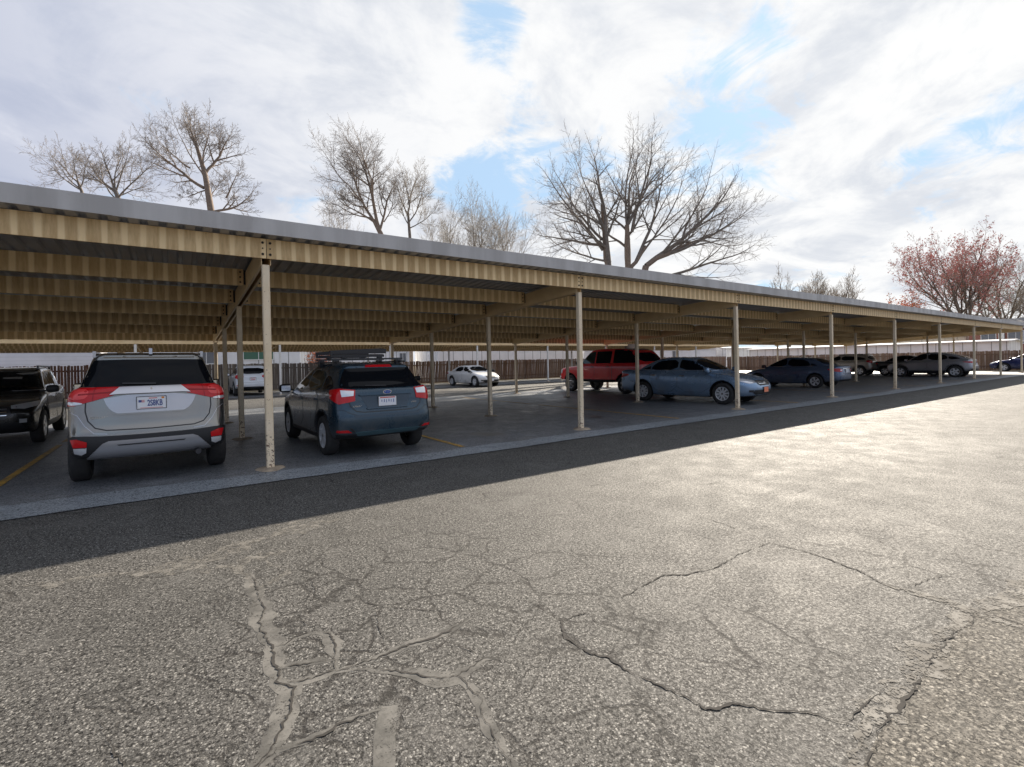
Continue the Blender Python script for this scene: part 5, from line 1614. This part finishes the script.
# ---- sedans and others
def sedan(label, loc, rz, pt, q, name='parked_sedan', cat='sedan', cell=.028, pg=.05, style='ten', rim=None, front='chrome', tail='low', group=None, plate_f=None, plate_r=False, glass='car_glass', glass_front=None, quarter=True):
    c = Car(q, name, label, cat, loc, rz, pt, cell, pg, group)
    H, W, xf, xr = q['H'], q['W'], q['xf'], q['xr']; bl = q['gz']+.10
    a0, a1 = q['axles']
    k = (H-1.475)
    sl = q.get('rear_top', -.98)
    gf = M[glass_front or glass]
    c.both('window', [(1.02, bl+.06), (.40, H-.15), (.10, H-.095), (-.05, H-.09), (-.05, bl+.06)], 90, gf, off=.004, rnd=1)
    c.both('window', [(-.12, bl+.06), (-.12, H-.09), (-.62, H-.10), (sl+.08, H-.16), (sl-.10, bl+.17), (sl-.10, bl+.07)], 90, M[glass], off=.004, rnd=1)
    if quarter: c.both('window', [(sl-.15, bl+.09), (sl-.15, bl+.20), (sl-.42, bl+.11), (sl-.40, bl+.09)], 90, M[glass], off=.004)
    c.patch('windshield', [(-.70, bl+.06), (.70, bl+.06), (.55, H-.09), (-.55, H-.09)], 180, gf, rnd=1)
    c.patch('rear_window', [(-.66, bl+.13), (.66, bl+.13), (.52, H-.10), (-.52, H-.10)], 0, M[glass], rnd=1)
    c.door([(1.02, .36), (1.08, bl+.01), (-.06, bl+.02), (-.09, .36)], (.10, bl-.13), hm=M['chrome'] if front == 'chrome' else None); c.door([(-.12, .36), (-.09, bl+.02), (-1.08, bl+.03), (-1.12, .82), (-1.02, .62), (-.90, .36)], (-.95, bl-.11), hm=M['chrome'] if front == 'chrome' else None)
    c.both('window_trim', [(1.03, bl+.045), (1.03, bl+.055), (-1.35, bl+.075), (-1.35, bl+.060)], 90, M['chrome'], off=.007)
    c.both('side_sill', [(.95, .30), (.92, .24), (-.90, .24), (-.93, .30)], 90, pt, off=.012)
    # front
    c.both('headlight', cp([(xf-.10, .45, .66), (xf-.20, .72, .64), (xf-.48, W-.05, .72), (xf-.56, W-.06, .80), (xf-.30, .70, .775), (xf-.14, .48, .72)], 140), 140, M['lamp_clear'], off=.008)
    c.patch('grille', [(-.40, .62), (-.44, .715), (.44, .715), (.40, .62), (.30, .575), (-.30, .575)], 180, M['car_black'], off=.008)
    if front == 'chrome':
        for zz in (.62, .655, .69): c.patch('grille_bar', [(-.37, zz), (.37, zz), (.37, zz+.012), (-.37, zz+.012)], 180, M['chrome'], off=.018)
    c.patch('lower_intake', [(-.62, .36), (-.58, .45), (.58, .45), (.62, .36), (.50, .31), (-.50, .31)], 180, M['car_black'], off=.006)
    c.both('fog_light', cp([(xf-.12, .62, .38), (xf-.20, .74, .39), (xf-.20, .74, .45), (xf-.12, .62, .45)], 155), 155, M['chrome_dark'], off=.008)
    if plate_f: c.plate(0, .45, False, orange=plate_f == 'orange')
    # rear
    l, lr = lamp(c, [(xr, .46, .90), (xr, .48, .80), (xr+.05, .78, .77), (xr+.42, W-.02, .86), (xr+.46, W-.03, .93), (xr+.08, .78, .945)], 32, M['lamp_red'], off=.008)
    a, b = lamp(c, [(xr, .50, .88), (xr, .50, .84), (xr+.03, .64, .83), (xr+.03, .64, .88)], 32, M['lamp_clear'], 'reverse_lens', .0105)
    for x_, p_ in ((a, l), (b, lr)):
        if x_: x_.parent = p_
    c.seam('trunk_seam', [(.45, .97), (.44, .78), (.36, .70), (-.36, .70), (-.44, .78), (-.45, .97)], 0, .012)
    c.patch('lower_valance', [(-.60, .42), (.60, .42), (.55, .30), (-.55, .30)], 0, M['car_black'], off=.006)
    c.patch('trunk_trim', [(-.36, .93), (.36, .93), (.34, .905), (-.34, .905)], 0, M['chrome'], off=.012)
    if plate_r: c.plate(0, .82, True)
    c.mirrors(.98, bl+.06, pt if front == 'chrome' else M['car_black']); c.wheels(style, rim or M['alloy'])
    return c

qa = spec_sedan()
acc = sedan('light blue sedan parked nose out behind the third front post', (14.39, 2.74), RAD(-83.6), paint('light_blue_paint', (.24, .36, .52), .55, .26), qa, cell=.026, pg=.045, style='ten', plate_f='orange')
acc.root.scale = (1.085,)*3
qx, _ = cast(acc.b, 180, np.array([0.]), np.array([.665]))
e = MB(); x0 = qx[0][0]+.024
for y_, z_, w_, h_ in ((.030, .66, .007, .030), (-.030, .66, .007, .030), (0, .66, .026, .006)): e.box(x0, x0+.006, y_-w_, y_+w_, z_-h_, z_+h_)
e.build('emblem', M['chrome'], acc.root)

qs = spec_sedan(L=4.82, H=1.50, W=.915, wb=2.80, fast=.9, trunk=1.06, fo=.93); qs['rear_top'] = -1.05
sedan('dark blue sedan parked nose in beside the light blue sedan', (24.9, 4.2), RAD(90), paint('dark_blue_paint', (.10, .145, .235), .45, .25), qs, style='fivetwin', front='plain', plate_r=True)

# white coupe by the far fence
qc = spec_sedan(L=4.63, H=1.40, W=.905, wb=2.85, fast=.8, trunk=1.0, fo=.80, belt=.95); qc['rear_top'] = -.95
sedan('white coupe parked nose out beneath the far carport', (15.56, 20.7), RAD(-86.7), paint('white_pearl_paint', (.76, .75, .74), .05, .3), qc, 'parked_coupe', 'coupe', .035, .06, 'five', front='plain', plate_f='white', quarter=False)

# dark sedan hidden behind the hatchback
sedan('dark green sedan mostly hidden behind the blue hatchback', (4.85, 8.75), RAD(-90), paint('dark_green_paint', (.020, .030, .026), .4, .25), spec_sedan(L=4.7, H=1.46, W=.89), cell=.032, style='five', front='plain')

# dark blue car at the far right end
sedan('deep blue sedan parked outside the right end of the carport', (54.7, .2), RAD(94), paint('deep_blue_paint', (.012, .022, .10), .4, .25), spec_sedan(L=4.6, H=1.45, W=.89), cell=.04, pg=.07, style='five', front='plain')

# black crossover on the left, nose towards us
def black_suv(label, loc, rz, pt, H=1.66, cell=.026, pg=.045, name='parked_crossover', cat='crossover', style='five', roofrails=True, rear_plate=False, belt=1.10):
    q = spec_suv(H=H, belt=belt, W=.92, bonnet=belt-.08, R=.36, clear=.27, wb=2.69, fo=.90, ro=.86)
    c = Car(q, name, label, cat, loc, rz, pt, cell, pg)
    xf, xr = q['xf'], q['xr']
    c.patch('windshield', [(-.74, belt+.03), (.74, belt+.03), (.60, H-.115), (-.60, H-.115)], 180, M['car_glass'], rnd=1)
    c.patch('rear_window', [(-.68, belt+.10), (.68, belt+.10), (.585, H-.15), (-.585, H-.15)], 0, M['car_glass'], rnd=1)
    for P in ([(1.02, belt+.04), (.42, H-.20), (.05, H-.135), (-.06, H-.13), (-.06, belt+.04)], [(-.14, belt+.04), (-.14, H-.13), (-.92, H-.14), (-1.02, H-.21), (-1.02, belt+.06)], [(-1.08, belt+.07), (-1.08, H-.21), (-1.40, H-.22), (-1.72, belt+.17), (-1.74, belt+.11)]):
        c.both('window', P, 90, M['car_glass'], rnd=1)
    c.both('window_trim', [(1.05, belt+.02), (1.05, belt+.032), (-1.7, belt+.085), (-1.7, belt+.070)], 90, M['chrome'], off=.007)
    sm_ = c.seam('window_frame', [(1.08, belt+.035), (.74, belt+.215), (.43, H-.175), (.20, H-.125), (.05, H-.105), (-.5, H-.10), (-.95, H-.115)], 90, .022, M['chrome'], .006)
    if sm_: c.mirror(sm_)
    c.door([(1.0, .44), (1.05, belt), (-.07, belt+.01), (-.10, .44)], (.10, belt-.13), hm=M['chrome']); c.door([(-.13, .44), (-.10, belt+.01), (-1.08, belt+.04), (-1.10, .84), (-.92, .62), (-.82, .44)], (-.92, belt-.11), hm=M['chrome'])
    c.both('side_sill', [(.95, .42), (.92, .28), (-.92, .28), (-.95, .42)], 90, M['car_black'], off=.012)
    for xw in q['axles']:
        R0, R1 = q['Rw']-.002, q['Rw']+.05
        P = [(xw+R1*math.cos(RAD(a)), q['R']+R1*math.sin(RAD(a))) for a in range(0, 181, 10)]+[(xw+R0*math.cos(RAD(a)), q['R']+R0*math.sin(RAD(a))) for a in range(180, -1, -10)]
        c.both('wheel_arch', P, 90, M['car_black'], off=.010, depth=.004)
    c.both('headlight', cp([(xf-.10, .52, .80), (xf-.16, .70, .78), (xf-.50, .88, .84), (xf-.58, .88, .92), (xf-.28, .72, .885), (xf-.14, .54, .85)], 143), 143, M['lamp_clear'], off=.008)
    c.patch('grille', [(-.50, .66), (-.46, .84), (.46, .84), (.50, .66), (.40, .58), (-.40, .58)], 180, M['chrome_dark'], off=.010)
    for zz in (.66, .72, .78): c.patch('grille_bar', [(-.43, zz), (.43, zz), (.43, zz+.014), (-.43, zz+.014)], 180, M['chrome'], off=.020)
    c.patch('lower_intake', [(-.70, .36), (-.62, .52), (.62, .52), (.70, .36), (.6, .31), (-.6, .31)], 180, M['car_black'], off=.008)
    c.both('fog_light', cp([(xf-.12, .60, .50), (xf-.18, .70, .50), (xf-.18, .70, .58), (xf-.12, .60, .58)], 155), 155, M['lamp_clear'], off=.010)
    l, lr = lamp(c, [(xr, .52, belt+.02), (xr, .54, belt-.12), (xr+.06, .84, belt-.18), (xr+.30, .90, belt-.06), (xr+.34, .90, belt+.03), (xr+.08, .84, belt+.05)], 28, M['lamp_red'], off=.010)
    c.both('rear_reflector', [(.62, .56), (.78, .56), (.78, .60), (.62, .60)], 0, M['lamp_red'], off=.012)
    c.seam('tailgate_seam', [(.66, .95), (.62, .80), (.5, .74), (-.5, .74), (-.62, .80), (-.66, .95)], 0, .012)
    c.patch('lower_valance', [(-.80, .50), (.80, .50), (.74, .36), (-.74, .36)], 0, M['car_black'], off=.008)
    if rear_plate:
        pl, px_ = c.plate(0, .92, True); f = MB(); xx = px_-.0012; f.box(xx, xx+.001, -.13, .13, .955, .985); f.box(xx, xx+.001, -.10, .10, .865, .90); f.build('plate_graphic', M['plate_red'], pl)
    c.mirrors(1.0, belt+.05, M['car_black']); c.wheels(style, M['alloy'])
    if roofrails:
        for sg in (1, -1):
            rl = MB(); rl.box(-1.5, .1, sg*.60-.018, sg*.60+.018, H-.008, H+.03); rl.box(-1.5, -1.4, sg*.60-.016, sg*.60+.016, H-.06, H-.0081); rl.box(0, .1, sg*.60-.016, sg*.60+.016, H-.06, H-.0081); rl.build('roof_rail', M['chrome_dark'], c.root)
    return c
black_suv('black crossover parked nose out at the left edge', (-4.45, 7.95), RAD(-88.6), paint('black_paint', (.014, .014, .014), .25, .22))
black_suv('white crossover parked nose in under the far carport against the grey fence', (2.35, 24.1), RAD(90), paint('white_blue_paint', (.72, .74, .78), .05, .3), cell=.036, pg=.06, name='parked_suv', cat='sport utility vehicle', rear_plate=True, H=1.68)
black_suv('beige crossover in the second row far down the carport', (41.9, 8.4), RAD(91), paint('beige_paint', (.40, .36, .31), .4, .3), cell=.04, pg=.07, H=1.62)
sedan('charcoal sedan with its nose out beside the beige crossover', (42.9, 4.4), RAD(-88), paint('charcoal_paint', (.05, .05, .055), .4, .3), spec_sedan(L=4.7, H=1.47, W=.90), cell=.04, pg=.07, style='five', front='plain')

# silver grey coupe shaped crossover far down the first row
qg = spec_suv(H=1.64, belt=1.08, W=.94, bonnet=1.02, R=.37, clear=.27, wb=2.85, fo=.92, ro=.95)
xr = qg['xr']
qg['green'] = [(xr+.20, .85), (xr+.24, 1.16), (xr+1.05, 1.50), (-.75, 1.615), (-.2, 1.64), (.15, 1.61), (.40, 1.54), (1.25, 1.06), (1.2, .85)]
g = Car(qg, 'parked_crossover', 'grey crossover with a sloping rear roof beside the fifth front post', 'crossover', (40.8, 2.8), RAD(91), paint('grey_paint', (.34, .34, .36), .6, .28), .032, .055)
for P in ([(1.08, 1.12), (.48, 1.44), (.15, 1.525), (0, 1.53), (0, 1.12)], [(-.07, 1.12), (-.07, 1.53), (-.6, 1.51), (-1.02, 1.42), (-1.06, 1.14)], [(-1.12, 1.15), (-1.10, 1.40), (-1.65, 1.24), (-1.65, 1.19)]): g.both('window', P, 90, M['car_glass'], rnd=1)
g.patch('windshield', [(-.72, 1.10), (.72, 1.10), (.58, 1.54), (-.58, 1.54)], 180, M['car_glass'], rnd=1); g.patch('rear_window', [(-.66, 1.20), (.66, 1.20), (.56, 1.46), (-.56, 1.46)], 0, M['car_glass'], rnd=1)
g.door([(1.05, .44), (1.10, 1.07), (-.0, 1.08), (-.03, .44)], (.15, .95)); g.door([(-.06, .44), (-.03, 1.08), (-1.08, 1.10), (-1.15, .86), (-1.0, .64), (-.88, .44)], (-.9, .97))
g.both('side_sill', [(.95, .44), (.92, .28), (-.92, .28), (-.95, .44)], 90, M['car_black'], off=.012)
for xw in qg['axles']:
    R0, R1 = qg['Rw']-.002, qg['Rw']+.06
    P = [(xw+R1*math.cos(RAD(a)), qg['R']+R1*math.sin(RAD(a))) for a in range(0, 181, 10)]+[(xw+R0*math.cos(RAD(a)), qg['R']+R0*math.sin(RAD(a))) for a in range(180, -1, -10)]
    g.both('wheel_arch', P, 90, M['car_black'], off=.010, depth=.004)
lamp(g, [(xr, .45, 1.0), (xr, .45, .93), (xr+.05, .82, .90), (xr+.45, .93, .96), (xr+.5, .93, 1.01), (xr+.08, .82, 1.02)], 35, M['lamp_red'], off=.010)
g.patch('lower_valance', [(-.80, .55), (.80, .55), (.74, .36), (-.74, .36)], 0, M['car_black'], off=.008); g.plate(0, .82, True)
g.both('headlight', cp([(qg['xf']-.10, .52, .78), (qg['xf']-.5, .88, .82), (qg['xf']-.5, .88, .89), (qg['xf']-.14, .54, .85)], 143), 143, M['lamp_clear'], off=.008); g.patch('grille', [(-.45, .6), (.45, .6), (.42, .8), (-.42, .8)], 180, M['car_black'], off=.008)
g.mirrors(1.05, 1.13, g.paint); g.wheels('five')

# red pickup with a dark canopy
qp = spec_pickup(); xr, xf = qp['xr'], qp['xf']
red = paint('red_paint', (.74, .022, .028), .0, .24)
t = Car(qp, 'parked_pickup', 'red crew cab pickup with a dark canopy over its bed', 'pickup truck', (16.6, 9.0), RAD(90.5), red, .032, .055)
for P, gm in (([(1.13, 1.335), (.58, 1.80), (.42, 1.865), (.10, 1.88), (.10, 1.335)], 'car_glass_green'), ([(.03, 1.335), (.03, 1.88), (-.86, 1.88), (-.90, 1.84), (-.88, 1.335)], 'car_glass')): t.both('window', P, 90, M[gm], rnd=0)
t.patch('windshield', [(-.78, 1.32), (.78, 1.32), (.66, 1.81), (-.66, 1.81)], 180, M['car_glass_green'], rnd=1)
t.door([(1.10, .62), (1.12, 1.27), (.08, 1.29), (.06, .62)], (.20, 1.17), hm=M['car_black']); t.door([(.03, .62), (.05, 1.29), (-.92, 1.29), (-.92, .62)], (-.78, 1.17), hm=M['car_black'])
t.both('canopy', [(-1.04, 1.335), (-1.04, 1.935), (-1.7, 1.925), (xr+.80, 1.90), (xr+.50, 1.80), (xr+.20, 1.42), (xr+.18, 1.335)], 90, M['car_glass'], off=.006, rnd=0)
t.patch('canopy_door', [(-.76, 1.38), (.76, 1.38), (.62, 1.78), (-.62, 1.78)], 0, M['car_glass'], off=.006, rnd=1)
t.patch('canopy_roof', [(-1.12, -.62), (-1.12, .62), (xr+.75, .60), (xr+.75, -.60)], 0, M['car_black'], off=.006, top=True)
t.seam('bed_gap', [(-1.02, .62), (-1.02, 1.28)], 90, .022); s_ = t.root.children[-1]; t.mirror(s_)
t.both('side_sill', [(1.25, .60), (1.22, .47), (-1.2, .47), (-1.22, .60)], 90, M['car_black'], off=.008)
t.both('headlight', cp([(xf-.06, .60, .86), (xf-.30, .94, .88), (xf-.34, .94, 1.06), (xf-.08, .62, 1.06)], 145), 145, M['lamp_clear'], off=.010)
t.patch('grille', [(-.55, .80), (.55, .80), (.55, 1.06), (-.55, 1.06)], 180, M['chrome'], off=.012); t.patch('front_bumper', [(-.92, .52), (.92, .52), (.92, .74), (-.92, .74)], 180, M['chrome'], off=.05, depth=0)
lamp(t, [(xr, .76, 1.25), (xr, .76, .88), (xr+.12, .99, .88), (xr+.14, .99, 1.25)], 40, M['lamp_red'], off=.010)
t.patch('rear_bumper', [(-.90, .58), (.90, .58), (.90, .76), (-.90, .76)], 0, M['chrome'], off=.06, depth=0)
t.seam('tailgate_seam', [(.73, 1.30), (.73, .82), (-.73, .82), (-.73, 1.30)], 0, .012)
t.root.scale = (1.05,)*3
t.mirrors(1.02, 1.36, M['car_black']); t.wheels('six', M['alloy_dark'], tw=.26)
